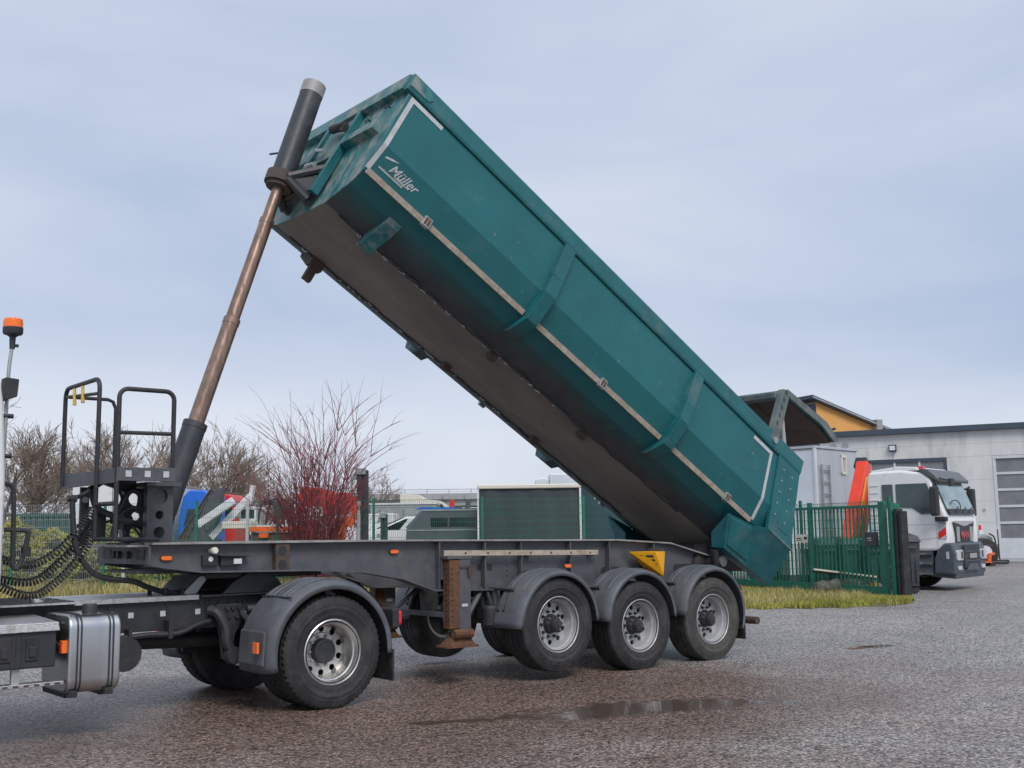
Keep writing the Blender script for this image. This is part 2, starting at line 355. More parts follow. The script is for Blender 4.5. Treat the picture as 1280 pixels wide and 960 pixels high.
# ------------------------------------------------------------------ wheels
def ring_holes(mb, r0, r1, y, n, hr, th, rc=None):
    rc = rc or (r0+r1)/2; q = 24
    for k in range(n):
        a0, a1 = 2*PI*k/n, 2*PI*(k+1)/n; am = (a0+a1)/2
        bd = []
        for i in range(6): bd.append((r0, a0+(a1-a0)*i/6))
        for i in range(6): bd.append((r0+(r1-r0)*i/6, a1))
        for i in range(6): bd.append((r1, a1-(a1-a0)*i/6))
        for i in range(6): bd.append((r1-(r1-r0)*i/6, a0))
        cxx, czz = rc*math.cos(am), rc*math.sin(am)
        B_ = [(r*math.cos(a), r*math.sin(a)) for r, a in bd]
        H = []
        for (x, z) in B_:
            d = math.atan2(z-czz, x-cxx); H.append((cxx+hr*math.cos(d), czz+hr*math.sin(d)))
        vs = [(x, y, z) for x, z in B_]+[(x, y, z) for x, z in H]+[(x, y+th, z) for x, z in H]
        fs = [(i, (i+1) % q, q+(i+1) % q, q+i) for i in range(q)]+[(q+i, q+(i+1) % q, 2*q+(i+1) % q, 2*q+i) for i in range(q)]
        mb.add(vs, fs)
def tyre_mb(R, w, rr, lug):
    h = w/2
    prof = [(rr-.012, -.40*w), (rr+.02, -.425*w), (rr+.05, -.47*w), (rr+.058, -.478*w), (rr+.064, -.474*w), ((rr+R)/2-.012, -.497*w), ((rr+R)/2-.006, -.508*w), ((rr+R)/2+.006, -.508*w), ((rr+R)/2+.012, -.498*w), (R-.09, -.488*w), (R-.084, -.496*w), (R-.075, -.485*w), (R-.035, -.462*w), (R-.008, -.43*w)]
    gz = [(-.30, .02), (-.12, .02), (.12, .02), (.30, .02)]
    mid = [(R, -.40*w)]
    for p, gw in gz:
        mid += [(R+.004, (p-gw)*w), (R-.014, (p-gw*.8)*w), (R-.014, (p+gw*.8)*w), (R+.004, (p+gw)*w)]
    mid += [(R, .40*w)]
    prof = prof+mid+[(r, -y) for r, y in prof[::-1]]
    mb = MB(); seg = 112 if lug else 72
    n = len(prof)
    mb.lathe(prof, (0,0,0), 'y', seg)
    if lug:
        ids = {13, 14, 15, n-14, n-15, n-16}
        v = mb.v
        for k in range(seg):
            if (k//1) % 2:
                for i in ids:
                    x, y, z = v[k*n+i]; f = (math.hypot(x, z)-.013)/math.hypot(x, z); v[k*n+i] = (x*f, y*.985, z*f)
    else:
        ids = (1, 2)
    return mb
def make_wheel(parent, loc, R, w, rr, kind, tyre_mat, rim_mat, lug=False, flip=False, disc=None):
    e = empty('wheel', parent, loc)
    if flip: e.rotation_euler = (0, 0, PI)
    tyre_mb(R, w, rr, lug).build('tyre', tyre_mat, e, True, ang=30)
    yo = -.41*w
    rim = MB()
    dz = yo+disc          # plane of the disc
    rim.lathe([(rr-.012, yo+.03), (rr+.016, yo+.012), (rr+.02, yo-.004), (rr+.010, yo-.010), (rr-.004, yo+.006), (rr-.012, yo+.03), (rr-.022, yo+.055), (rr-.034, yo+.06), (rr-.042, yo+.08), (rr-.045, dz-.03), (rr-.06, dz)], (0,0,0), 'y', 56)
    rim.lathe([(rr-.045, dz), (rr-.045, .36*w), (rr, .40*w)], (0,0,0), 'y', 40)
    ring_holes(rim, .175 if kind == 'drive' else .165, rr-.06, dz, 10, .030, .02, .205)
    rim.lathe([(.176 if kind == 'drive' else .166, dz), (.165, dz-.012), (.11, dz-.012), (.11, dz+.05)], (0,0,0), 'y', 40)
    rim.build('rim', rim_mat, e, True, ang=35)
    bk = MB(); bk.lathe([(.001, dz+.07), (rr-.05, dz+.07)], (0,0,0), 'y', 32); bk.build('brake_drum', M['black'], e)
    hb = MB()
    if kind == 'drive':
        hb.lathe([(.12, dz+.02), (.118, dz-.07), (.112, dz-.085), (.095, dz-.09), (.09, dz-.082), (.001, dz-.085)], (0,0,0), 'y', 40)
    else:
        hb.lathe([(.105, dz+.02), (.10, dz-.04), (.088, dz-.06), (.068, dz-.07), (.064, dz-.13), (.055, dz-.142), (.001, dz-.145)], (0,0,0), 'y', 36)
        for k in range(10):
            a = 2*PI*k/10; c_, s_ = math.cos(a)*.088, math.sin(a)*.088
            hb.tube([(c_, dz-.03, s_), (c_, dz-.075, s_)], .012, 6)
    hb.build('hub', M['blackp'], e, True)
    nb = MB()
    for k in range(10):
        a = 2*PI*(k)/10; c_, s_ = math.cos(a)*.142, math.sin(a)*.142
        nb.tube([(c_, dz, s_), (c_, dz-.02, s_)], .020, 6); nb.tube([(c_, dz-.02, s_), (c_, dz-.048, s_)], .013, 6)
    nb.build('wheel_nuts', M['rimsil'] if kind == 'drive' else M['black'], e, False)['kind'] = 'stuff'
    return e

def arc_guard(mb, cx_, cz_, R, y0, y1, a0, a1, n=28, th=.012, lip=.05, crown=.03):
    rows = []
    for i in range(n+1):
        a = a0+(a1-a0)*i/n; c_, s_ = math.cos(a), math.sin(a)
        rows.append([(y0, R-lip), (y0, R-.02), (y0+.02, R), (y0+.09, R+crown*.6), ((y0+y1)/2, R+crown), (y1-.02, R+crown*.5), (y1, R-.02)])
        rows[-1] = [(cx_+r*c_, y, cz_+r*s_) for y, r in rows[-1]]
    m = len(rows[0]); vs = [p for r in rows for p in r]
    mb.add(vs, [(i*m+j, i*m+j+1, (i+1)*m+j+1, (i+1)*m+j) for i in range(n) for j in range(m-1)])
def solid(o, th): md = o.modifiers.new('thick', 'SOLIDIFY'); md.thickness = th; md.offset = 0; return o

# ------------------------------------------------------------------ tipper trailer
TR = thing('tipper_trailer', 'green tipper trailer with its dump body raised high on dark grey chassis', 'trailer', (4.16,0,0), 0, None, True)
top = [(-1.58,1.555),(1.0,1.545),(4.35,1.50),(5.3,1.445),(6.0,1.28),(6.35,1.22)]
bot = [(-1.58,1.375),(-1.1,1.305),(.05,1.285),(.65,1.25),(1.15,1.16),(1.56,1.02),(2.7,.985),(6.35,.93)]
def strip(mb, pts, y0, y1, t):
    for (xa, za), (xb, zb) in zip(pts, pts[1:]):
        mb.hexa([(xa,y0,za),(xb,y0,zb),(xb,y1,zb),(xa,y1,za)], [(xa,y0,za+t),(xb,y0,zb+t),(xb,y1,zb+t),(xa,y1,za+t)])
for s in (-1, 1):
    w = MB(); w.prism(top+bot[::-1], s*.60-.008, s*.60+.008, 'xz')
    rail = w.build('chassis_rail', M['chassis'], TR, False)
    fl = MB(); strip(fl, top, s*.60-.10, s*.60+.10, .018); fl.build('top_flange', M['chassis_top'], rail, False)
    fl = MB(); strip(fl, [(x, z-.018) for x, z in bot], s*.60-.09, s*.60+.09, .018); fl.build('bottom_flange', M['chassis'], rail, False)
    for X in (1.62, 2.25, 2.78, 3.55, 4.2, 5.0):
        st_ = MB(); zt = np.interp(X, *zip(*top)); zb = np.interp(X, *zip(*bot)); st_.box(X-.008, X+.008, s*.60+(.008 if s > 0 else -.085), s*.60+(.085 if s > 0 else -.008), zb, zt); st_.build('stiffener', M['chassis'], rail, False)
    pl = MB(); pl.box(-.345,-.195, min(s*.615,s*.685), max(s*.615,s*.685), 1.29,1.553); gp = pl.build('cross_tube_gusset', M['rustdark'], rail, False, .004)
    for zz in (1.475, 1.34):
        h = MB(); h.tube([(-.27,s*.66,zz),(-.27,s*.6875,zz)], .047, 20); h.build('tube_bore', M['black'], rail)
# deck strip between the rails
for X in (-1.2,-.27,1.0,2.0,3.2,4.6,5.8):
    c = MB(); zz = np.interp(X, *zip(*top))-.12; c.tube([(X,-.59,zz),(X,.59,zz)], .06, 12); c.build('cross_tube', M['chassis'], TR)
n = MB(); n.box(-1.55,.15,-.585,.585,1.288,1.31); n.build('kingpin_plate', M['black'], TR, False)
# neck nose
n = MB(); n.prism([(-.66,1.375),(.66,1.375),(.66,1.54),(-.66,1.54)], -1.60, -1.583, 'yz'); nose = n.build('nose_plate', M['chassis'], TR, False)
n = MB(); n.box(-1.80,-1.60,-.66,.66,1.535,1.555); n.build('nose_ledge', M['chassis_top'], nose, False, .003)
for (ya, yb) in ((-.56,-.36),(.28,.5)):
    n = MB(); n.box(-1.606,-1.60,ya,yb,1.42,1.51); n.build('nose_opening', M['black'], nose, False)
for yy in (-.18, .05, .17):
    n = MB(); n.tube([(-1.60,yy,1.46),(-1.63,yy,1.46)], .035, 14); n.build('coupling', M['blackp'], nose)
# marker lamps on the rail
def lamp(X, z, y=-.61, L=.105, mt='orange', par=TR, name='marker_lamp'):
    b_ = MB(); b_.prism(arc(X+L/2-.02, z, .026, -PI/2, PI/2, 6)+arc(X-L/2+.02, z, .026, PI/2, 3*PI/2, 6), y-.012, y, 'xz'); o = b_.build(name, M['black'], par, False)
    l = MB(); l.prism(arc(X+L/2-.02, z, .02, -PI/2, PI/2, 6)+arc(X-L/2+.02, z, .02, PI/2, 3*PI/2, 6), y-.026, y-.0125, 'xz'); l.build('lens', M[mt], o, False, .004)
lamp(-1.42, 1.43); lamp(1.07, 1.435); lamp(3.47, 1.215, -.70)
n = MB(); n.tube([(-.98,-.61,1.49),(-.98,-.70,1.49)], .032, 16); n.tube([(-.98,-.70,1.49),(-.98,-.715,1.49)], .024, 16); n.build('air_cap', M['brassw'], TR)
n = MB(); n.box(-1.08,-.93,-.65,-.612,1.35,1.45); n.box(-.90,-.70,-.66,-.612,1.345,1.43); n.prism([(-.93,1.435),(-.62,1.425),(-.62,1.435),(-.93,1.447)], -.70, -.612); o = n.build('socket_bracket', M['black'], TR, False, .004)
n = MB(); n.tube([(-1.0,-.655,1.41),(-1.0,-.651,1.41)], .025, 12); n.box(-.78,-.70,-.685,-.662,1.36,1.41); n.build('work_lamp', M['clear'], o, False, .004)
# beige protection strip
n = MB(); n.box(1.66,3.98,-.715,-.70,1.375,1.435); bs = n.build('side_strip', M['cream'], TR, False, .004)
n.v = [(x, y, z-(x-1.7)*.018) for x, y, z in n.v]
bs.data = n.mesh('side_strip', False); bs.data.materials.append(M['cream'])
for i in range(7):
    X = 1.95+i*.315; h = MB(); h.tube([(X,-.714,1.405-(X-1.7)*.018),(X,-.7185,1.405-(X-1.7)*.018)], .013, 8); h.build('bolt_hole', M['rustdark'], bs)
for X in (1.9, 2.9, 3.9):
    n = MB(); n.box(X-.03,X+.03,-.70,-.61,1.36-(X-1.7)*.018,1.42-(X-1.7)*.018); n.build('strip_bracket', M['chassis'], TR, False)
# holes in web
for (X, z, r_) in ((2.22,1.235,.028),(2.37,1.235,.034)):
    h = MB(); h.box(X-r_,X+r_,-.612,-.6085,z-r_*1.1,z+r_*1.1); h.build('web_hole', M['black'], TR, False)
for X in (3.0, 4.28, 5.6):
    h = MB(); h.prism(arc(X+.12,1.13,.05,-PI/2,PI/2,6)+arc(X-.12,1.13,.05,PI/2,3*PI/2,6), -.612, -.6085); h.build('web_opening', M['black'], TR, False)
for X in (2.62,):
    for z in (1.25,1.19,1.13):
        h = MB(); h.tube([(X,-.612,z),(X,-.6085,z)], .012, 8); h.build('web_hole', M['black'], TR, False)
# landing legs
for s in (-1, 1):
    a, b_ = (-.80, -.68) if s < 0 else (.68, .80)
    n = MB(); n.box(1.80,1.955,a,b_,.58,1.37); leg = n.build('landing_leg', M['chassis'], TR, False, .006)
    n = MB(); n.box(1.665,1.798,a-.004,b_,.60,1.33); n.build('inner_tube', M['rust'], leg, False, .006)
    n = MB()
    for i in range(11): n.tube([(1.70,a-.003,.68+i*.056),(1.70,a-.0075,.68+i*.056)], .012, 8)
    for i in range(11): n.tube([(1.668,(a+b_)/2,.68+i*.056),(1.661,(a+b_)/2,.68+i*.056)], .014, 8)
    n.build('pin_holes', M['black'], leg, False)['kind'] = 'stuff'
    n = MB(); n.hexa([(1.60,a-.05,.40),(2.02,a-.05,.40),(2.02,b_+.05,.40),(1.60,b_+.05,.40)], [(1.60,a-.05,.425),(2.02,a-.05,.425),(2.02,b_+.05,.425),(1.60,b_+.05,.425)])
    n.hexa([(1.64,a-.03,.425),(1.99,a-.03,.425),(1.99,b_+.03,.425),(1.64,b_+.03,.425)], [(1.72,a,.52),(1.93,a,.52),(1.93,b_,.52),(1.72,b_,.52)])
    n.tube([(1.70,a-.02,.545),(1.95,a-.02,.545)], .05, 10); n.tube([(1.82,a-.03,.54),(1.82,b_+.03,.54)], .055, 10); n.build('foot', M['rust'], leg, False, .005)
    n = MB(); n.box(1.64,1.97,min(a,b_)-.01 if s < 0 else .61, -.61 if s < 0 else b_+.01,1.34,1.375); n.box(1.64,1.97,-.68 if s < 0 else .61,-.61 if s < 0 else .68,1.12,1.34); n.build('leg_bracket', M['chassis'], leg, False, .004)
    n = MB(); n.box(1.80,1.99,a-.012,a-.001,1.245,1.265); n.prism([(1.90,1.24),(1.97,1.24),(1.96,1.16),(1.92,1.13)], a-.02, a-.004); n.build('crank_hook', M['rustdark'], leg, False)
    n = MB(); n.box(1.83,1.91,a-.004,a-.0015,.83,.86); n.build('plate', M['tape'], leg, False)
    n = MB(); n.tube([(1.94,(a+b_)/2,.70),(2.28,s*.60,1.02)], .03, 6); n.build('brace', M['chassis'], leg)
n = MB(); n.box(1.66,1.72,-.68,.68,.72,.77); n.build('leg_cross_bar', M['chassis'], TR, False)
n = MB(); n.tube([(1.70,.62,.78),(1.2,.55,1.16)], .035, 6); n.build('leg_brace', M['black'], TR)
# wheels, axles and guards
AX = [2.855, 4.16, 5.465]; AZ = [.60, .505, .505]
for i, (X, z) in enumerate(zip(AX, AZ)):
    tm = M['rubber'] if i < 2 else M['rubberw']
    make_wheel(TR, (X,-1.0575,z), .514, .385, .292, 'trailer', tm, M['rimsil'], disc=.145)
    make_wheel(TR, (X,1.0575,z), .514, .385, .292, 'trailer', tm, M['rimsil'], disc=.145, flip=True)
    n = MB(); n.tube([(X,-.90,z),(X,.90,z)], .065, 12); ax = n.build('axle', M['black'], TR)
    for s in (-1, 1):
        n = MB(); n.prism([(X-.62,1.0),(X-.42,1.0),(X-.40,.80),(X-.46,.66),(X-.58,.66)], s*.55-.06, s*.55+.06); n.build('hanger', M['black'], TR, False, .006)
        n = MB(); n.tube([(X-.5,s*.55,.72),(X,s*.55,z+.08),(X+.32,s*.55,z+.1)], .045, 8); n.build('trailing_arm', M['black'], TR)
        n = MB(); n.lathe([(.001,0),(.12,0),(.135,.05),(.12,.1),(.135,.15),(.12,.2),(.12,.99-z-.12),(.001,.99-z-.12)], (X+.33,s*.55,z+.12), 'z', 16); n.build('air_bellows', M['blackp'], TR)
    for s in (-1, 1):
        y0, y1 = (-1.275,-.83)
        n = MB()
        cz_ = z+.06 if i else z+.0
        a0, a1 = math.radians(2 if i < 2 else -22), math.radians(178)
        arc_guard(n, X, cz_, .585, y0, y1, a0, a1, 30, crown=.02)
        if i == 0:
            for kk in range(len(n.v)):
                x_, y_, z_ = n.v[kk]
                if x_ < X-.46: t_ = max(0, .95-z_); n.v[kk] = (x_-.10*t_, y_, z_-.10*t_)
        if s > 0: n.xf(lambda p: (p[0], -p[1], p[2]))
        o = n.build('mudguard', M['mudg'], TR, True); solid(o, .012)
        for q in range(2):     # clamp straps under the stay
            yy = s*(.89+.10*q); pts = [(X+(.607)*math.cos(t_), yy, cz_+.607*math.sin(t_)) for t_ in np.linspace(math.radians(132), math.radians(163), 8)]
            n = MB(); n.tube(pts, .012, 6); n.tube([pts[-1], (pts[-1][0]-.02, yy, pts[-1][2]-.01)], .02, 8); n.build('clamp', M['black'], o)
        for q in (0, 1):
            if q and i < 2: continue
            a = math.radians(140 if not q else 35); px_, pz_ = X+math.cos(a)*.625, cz_+math.sin(a)*.625
            n = MB(); n.tube([(px_,s*.60,pz_),(px_,s*1.04,pz_)], .022, 10); n.build('guard_stay', M['chassis'], o)
        n = MB()
        for q in range(3):
            yy = -1.16+q*.11; pts = [(X+(.606)*math.cos(t_), (-yy if s > 0 else yy), cz_+.606*math.sin(t_)) for t_ in np.linspace(math.radians(40), math.radians(140), 14)]
            n.tube(pts, .008, 6)
        n.build('ridge', M['mudg'], o)
for s in (-1, 1):
    n = MB(); n.box(6.03,6.05,min(s*.86,s*1.26),max(s*.86,s*1.26),.22,.44); n.build('mud_flap', M['rubber'], TR, False)
n = MB(); n.lathe([(.001,-.12),(.07,-.12),(.095,-.09),(.095,.09),(.07,.12),(.001,.12)], (2.28,-.74,.70), 'z', 18); o = n.build('spring_brake_chamber', M['blackp'], TR)
n = MB(); n.tube([(2.28,-.74,.82),(2.30,-.62,1.02)], .02, 6); n.build('hanger_strap', M['black'], o)
n = MB(); n.box(2.36,2.44,-.70,-.61,.80,1.0); n.build('hanger_bracket', M['chassis'], TR, False)
n = MB(); n.tube([(2.0,-.3,.75),(3.2,-.3,.75)], .14, 16); n.build('air_reservoir', M['black'], TR)
# rear under-run bar and lamps
n = MB(); n.tube([(6.38,-1.2,.43),(6.38,1.2,.43)], .05, 14); ub = n.build('under_run_bar', M['rustdark'], TR)
for s in (-.5,.5):
    n = MB(); n.box(6.2,6.36,s-.03,s+.03,.40,.95); n.build('bar_arm', M['chassis'], ub, False)
for s in (-1, 1):
    n = MB(); n.box(6.06,6.12,min(s*.75,s*1.16),max(s*.75,s*1.16),.86,.90); n.box(6.06,6.13,s*1.10-.05,s*1.10+.05,.74,.86); o = n.build('lamp_bracket', M['black'], TR, False, .004)
    n = MB(); n.box(6.045,6.062,s*1.10-.045,s*1.10+.045,.75,.83); n.box(6.06,6.13,s*1.155-.004,s*1.155+.008,.75,.83); n.build('side_lens', M['orange'], o, False)
    n = MB(); n.tube([(6.13,s*1.1,.865),(6.17,s*1.1,.865)], .035, 14); n.build('red_lens', M['red'], o)
# yellow wheel chock in its holder
CV = [(4.50,-.72,1.36),(4.75,-.94,1.355),(4.95,-.92,1.355),(4.95,-.70,1.36),(4.905,-.92,1.05),(4.905,-.70,1.05)]
n = MB(); n.add(CV, [(0,1,4,5),(1,2,4),(2,3,5,4),(0,3,2,1),(0,5,3)]); ck = n.build('wheel_chock', M['yellow'], TR, False, .006)
def cp(u_, v_, o_):
    a, b_, c_, d_ = (Vector(CV[k]) for k in (0,1,4,5)); p = a.lerp(b_,u_).lerp(d_.lerp(c_,u_),v_); nn_ = (b_-a).cross(d_-a).normalized(); nn_ = nn_ if nn_.x < 0 else -nn_; return p+nn_*o_
for r_ in range(2):
    for i in range(5):
        u0, v0 = .14+.42*r_, .12+.165*i
        n = MB(); n.hexa([cp(u0,v0,-.006),cp(u0+.30,v0,-.006),cp(u0+.30,v0+.07,-.006),cp(u0,v0+.07,-.006)],[cp(u0,v0,.012),cp(u0+.30,v0,.012),cp(u0+.30,v0+.07,.012),cp(u0,v0+.07,.012)]); n.build('chock_slot', M['rustdark'], ck, False)
n = MB(); n.box(4.94,4.955,-.88,-.61,1.08,1.40); n.build('chock_holder', M['chassis'], TR, False)
# hydraulic cylinder
c0 = Vector((-1.32,0,1.50)); c1 = Vector((.405,0,6.63)); cdir = (c1-c0).normalized()
def along(z): return c0+cdir*((z-c0.z)/cdir.z)
def seg_(mb, za, zb, r, s_=24): mb.tube([along(za), along(zb)], r, s_)
n = MB(); seg_(n, 1.50, 2.74, .118); n.tube([along(2.70), along(2.755)], .123, 24); hc = n.build('hydraulic_cylinder', M['sleeve'], TR)
n = MB(); seg_(n, 2.72, 3.85, .083); n.tube([along(3.80), along(3.86)], .088, 24); n.build('rod_stage', M['rod'], hc)
n = MB(); seg_(n, 3.84, 4.98, .073); n.tube([along(4.94), along(4.99)], .077, 24); n.build('rod_stage', M['rod'], hc)
n = MB(); seg_(n, 4.97, 5.46, .063); n.build('rod_stage', M['rod'], hc)
n = MB(); seg_(n, 5.42, 6.53, .128, 32); n.build('upper_sleeve', M['sleeve'], hc)
n = MB(); seg_(n, 6.51, 6.645, .132, 32); n.build('end_cap', M['capgrey'], hc)
n = MB(); seg_(n, 5.40, 5.52, .172, 28); seg_(n, 5.36, 5.42, .14, 28); n.build('trunnion_ring', M['rustdark'], hc)
n = MB(); p = along(5.83); n.tube([p+Vector((-.02,.1,0)), p+Vector((-.10,.32,.02))], .012, 8); n.build('grease_pin', M['black'], hc)
def plate_holes(mb, x0, x1, y0, y1, bands):
    for za, zb, r in bands:
        cx_, cz_ = (x0+x1)/2, (za+zb)/2; bd_ = []
        for k in range(6): bd_.append((x0+(x1-x0)*k/6, za))
        for k in range(6): bd_.append((x1, za+(zb-za)*k/6))
        for k in range(6): bd_.append((x1-(x1-x0)*k/6, zb))
        for k in range(6): bd_.append((x0, zb-(zb-za)*k/6))
        H = []
        for x, z in bd_: a = math.atan2(z-cz_, x-cx_); H.append((cx_+r*math.cos(a), cz_+r*math.sin(a)))
        q_ = 24; vs = [(x,y0,z) for x,z in bd_]+[(x,y0,z) for x,z in H]+[(x,y1,z) for x,z in H]+[(x,y1,z) for x,z in bd_]
        mb.add(vs, [(o*q_+i,o*q_+(i+1) % q_,(o+1)*q_+(i+1) % q_,(o+1)*q_+i) for o in range(3) for i in range(q_)]+[(3*q_+i,3*q_+(i+1) % q_,(i+1) % q_,i) for i in (list(range(6,12))+list(range(18,24)))])
# pedestal plates either side of the cylinder
for s in (-1, 1):
    y = s*.30
    n = MB(); plate_holes(n, -1.50, -1.24, y-.015, y+.015, [(1.57,1.76,.055),(1.76,1.90,.042),(1.90,2.11,.075)]); pd_ = n.build('pedestal_plate', M['chassis'], TR, False)
    n = MB(); n.box(-1.505,-1.49,y-.05,y+.05,1.57,2.11); n.build('plate_flange', M['chassis'], pd_, False)
    if s < 0:
        n = MB(); n.tube([(-1.37,y+.016,2.005),(-1.37,y+.03,2.005)], .085, 20); n.build('bearing_cap', M['chassis'], pd_)
n = MB(); n.box(-1.53,-1.20,-.40,.40,2.10,2.135); n.build('pedestal_top', M['chassis'], TR, False)
for X in (-1.95,):
    for y in (.12,):
        n = MB(); n.prism([(X-.02,1.55),(X+.06,1.55),(X+.06,2.10),(X-.02,2.10)], y-.02, y+.02); pp = n.build('platform_post', M['black'], TR, False)
        for z in (1.98,1.70):
            h = MB(); h.tube([(X+.02,y-.03,z),(X+.02,y-.021,z)], .03, 12); h.build('post_bolt', M['galv'], pp)
# access platform
n = MB(); n.box(-2.0,-1.48,-.92,.48,2.17,2.215); n.box(-2.012,-2.0,-.93,.49,2.10,2.23); n.box(-2.0,-1.48,-.93,-.918,2.115,2.235); pf = n.build('platform_deck', M['chassis'], TR, False, .003)
n = MB(); n.prism([(-1.98,2.17),(-1.50,2.17),(-1.50,2.08),(-1.60,2.05),(-1.80,2.12)], -.05, .0); n.build('deck_beam', M['black'], pf, False)
for X in (-1.91,-1.74,-1.57):
    h = MB(); h.box(X-.026,X+.026,-.937,-.931,2.15,2.205); h.build('reflector', M['tape'], pf, False)
def hoop(a, b_, zt, zb, r=.02, rad=.09):
    a, b_ = Vector(a), Vector(b_); d = (b_-a).normalized(); up = Vector((0,0,1)); pts = [a+up*zb]
    for i in range(7):
        t_ = PI/2*i/6; pts.append(a+up*(zt-rad+rad*math.sin(t_))+d*(rad-rad*math.cos(t_)))
    for i in range(7):
        t_ = PI/2*i/6; pts.append(b_+up*(zt-rad+rad*math.cos(t_))-d*(rad-rad*math.sin(t_)))
    pts.append(b_+up*zb); return pts
n = MB(); n.tube(hoop((-2.02,.50,0),(-2.02,-.45,0),3.07,2.12,.02,.10)[:-1]+[Vector((-2.02,-.45,1.60))], .021, 10); n.tube([(-2.02,.50,2.99),(-2.02,-.45,2.93)], .016, 8); n.build('railing', M['black'], pf)
n = MB(); pts = hoop((-2.0,-.90,0),(-1.50,-.90,0),2.93,2.12,.02,.08); pts[0] = Vector((-2.0,-.90,1.60)); n.tube(pts, .021, 10); n.tube([(-2.0,-.90,2.54),(-1.50,-.90,2.545)], .018, 8); n.build('railing', M['black'], pf)
n = MB(); n.tube([(-2.0,.46,2.99),(-1.62,.46,2.99),(-1.57,.46,2.97),(-1.54,.46,2.90),(-1.54,.46,2.2)], .018, 8); n.build('railing', M['black'], pf)
for z in (1.61,1.92):
    n = MB(); n.tube([(-2.02,-.45,z),(-2.0,-.90,z)], .02, 8); n.build('ladder_rung', M['black'], pf)
n = MB(); n.tube([(-2.0,-.90,1.61),(-1.5,-.62,1.60)], .02, 8); n.build('ladder_stay', M['black'], pf)
for y in (.2,-.03):
    n = MB(); n.tube([(-2.035,y,3.04),(-2.04,y-.03,2.92)], .016, 8); n.tube([(-2.04,y-.03,2.92),(-2.04,y-.035,2.88)], .018, 8); n.build('cord_handle', M['hoopy'], pf)
# hydraulic hoses on the front
def catmull(P, k=10):
    P = [Vector(p) for p in P]; P = [2*P[0]-P[1]]+P+[2*P[-1]-P[-2]]; out = []
    for i in range(1, len(P)-2):
        for j in range(k):
            t_ = j/k; p0, p1, p2, p3 = P[i-1:i+3]
            out.append(.5*((2*p1)+(-p0+p2)*t_+(2*p0-5*p1+4*p2-p3)*t_**2+(-p0+3*p1-3*p2+p3)*t_**3))
    out.append(P[-2]); return out
for pts, r_ in (([(-1.95,-.1,2.1),(-1.90,-.15,1.90),(-1.7,-.2,1.80),(-1.45,-.15,1.72)], .03), ([(-1.75,-.2,1.6),(-1.72,-.2,1.85),(-1.62,-.2,2.05),(-1.52,-.2,2.02),(-1.53,-.2,1.85)], .028),
               ([(-1.8,-.25,1.62),(-1.75,-.25,1.8),(-1.6,-.25,1.9),(-1.4,-.25,1.85)], .014), ([(-1.7,-.1,2.1),(-1.66,-.15,1.95),(-1.68,-.2,1.75),(-1.62,-.2,1.56)], .014), ([(-1.9,0,1.7),(-1.75,-.1,1.78),(-1.6,-.2,1.74),(-1.5,-.25,1.6)], .012)):
    n = MB(); n.tube(catmull(pts), r_, 10); n.build('hydraulic_hose', M['blackp'], TR)
n = MB(); n.tube([(-1.78,-.2,1.80),(-1.60,-.2,1.77)], .05, 12); n.tube([(-1.70,-.2,1.70),(-1.70,-.2,1.86)], .04, 12); n.box(-1.90,-1.80,-.10,0,1.62,1.86); n.build('valve_block', M['black'], TR)

# dump body in its own frame: b forward along the floor, y across, n up from the rim
B0 = Vector((7.406,0,2.573)); PH = math.radians(31.08); FB = Vector((-math.cos(PH),0,math.sin(PH))); NB = Vector((math.sin(PH),0,math.cos(PH)))
def T(b_, y, n_): p = B0+FB*b_+NB*n_; p.y = y; return p
SEC = [(1.25,-.20),(1.25,-.60),(1.246,-.925),(1.12,-1.245),(.92,-1.385),(.52,-1.522),(0,-1.537)]
def rear_b(n_): return float(np.interp(-n_, [.2,1.24,1.55], [-.05,-.33,-.46]))
def front_b(n_): return float(np.interp(-n_, [0,.6,1.55], [7.51,7.50,7.44]))
full = [(-y, n_) for y, n_ in SEC]+[(y, n_) for y, n_ in SEC[::-1][1:]]
bd = MB(); nb = 10; rows = []
for y, n_ in full: rows.append([T(rear_b(n_)+(front_b(n_)-rear_b(n_))*i/nb, y, n_) for i in range(nb+1)])
vs = [p for r in rows for p in r]; mm = nb+1
bd.add(vs, [(i*mm+j, i*mm+j+1, (i+1)*mm+j+1, (i+1)*mm+j) for i in range(len(full)-1) for j in range(nb)])
body = bd.build('dump_body', M['teal'], TR, False)
md = body.modifiers.new('thick', 'SOLIDIFY'); md.thickness = .03; md.offset = 1 if False else -1
fwp = MB(); k = len(full); pts = [T(front_b(n_)-.002, y*.998, n_) for y, n_ in full]; pts2 = [T(front_b(n_)+.012, y*.998, n_) for y, n_ in full]
fwp.add(pts+pts2, [tuple(range(k))[::-1], tuple(range(k, 2*k))]+[(i,(i+1) % k,k+(i+1) % k,k+i) for i in range(k)])
fwp.build('front_wall', M['teal_worn'], body, False)
def bbox(b0, b1, y0, y1, n0, n1, name, ma, par=None, bev=.004):
    q = MB(); q.hexa([T(b0,y0,n0),T(b1,y0,n0),T(b1,y1,n0),T(b0,y1,n0)], [T(b0,y0,n1),T(b1,y0,n1),T(b1,y1,n1),T(b0,y1,n1)])
    return q.build(name, ma, par or body, False, bev)
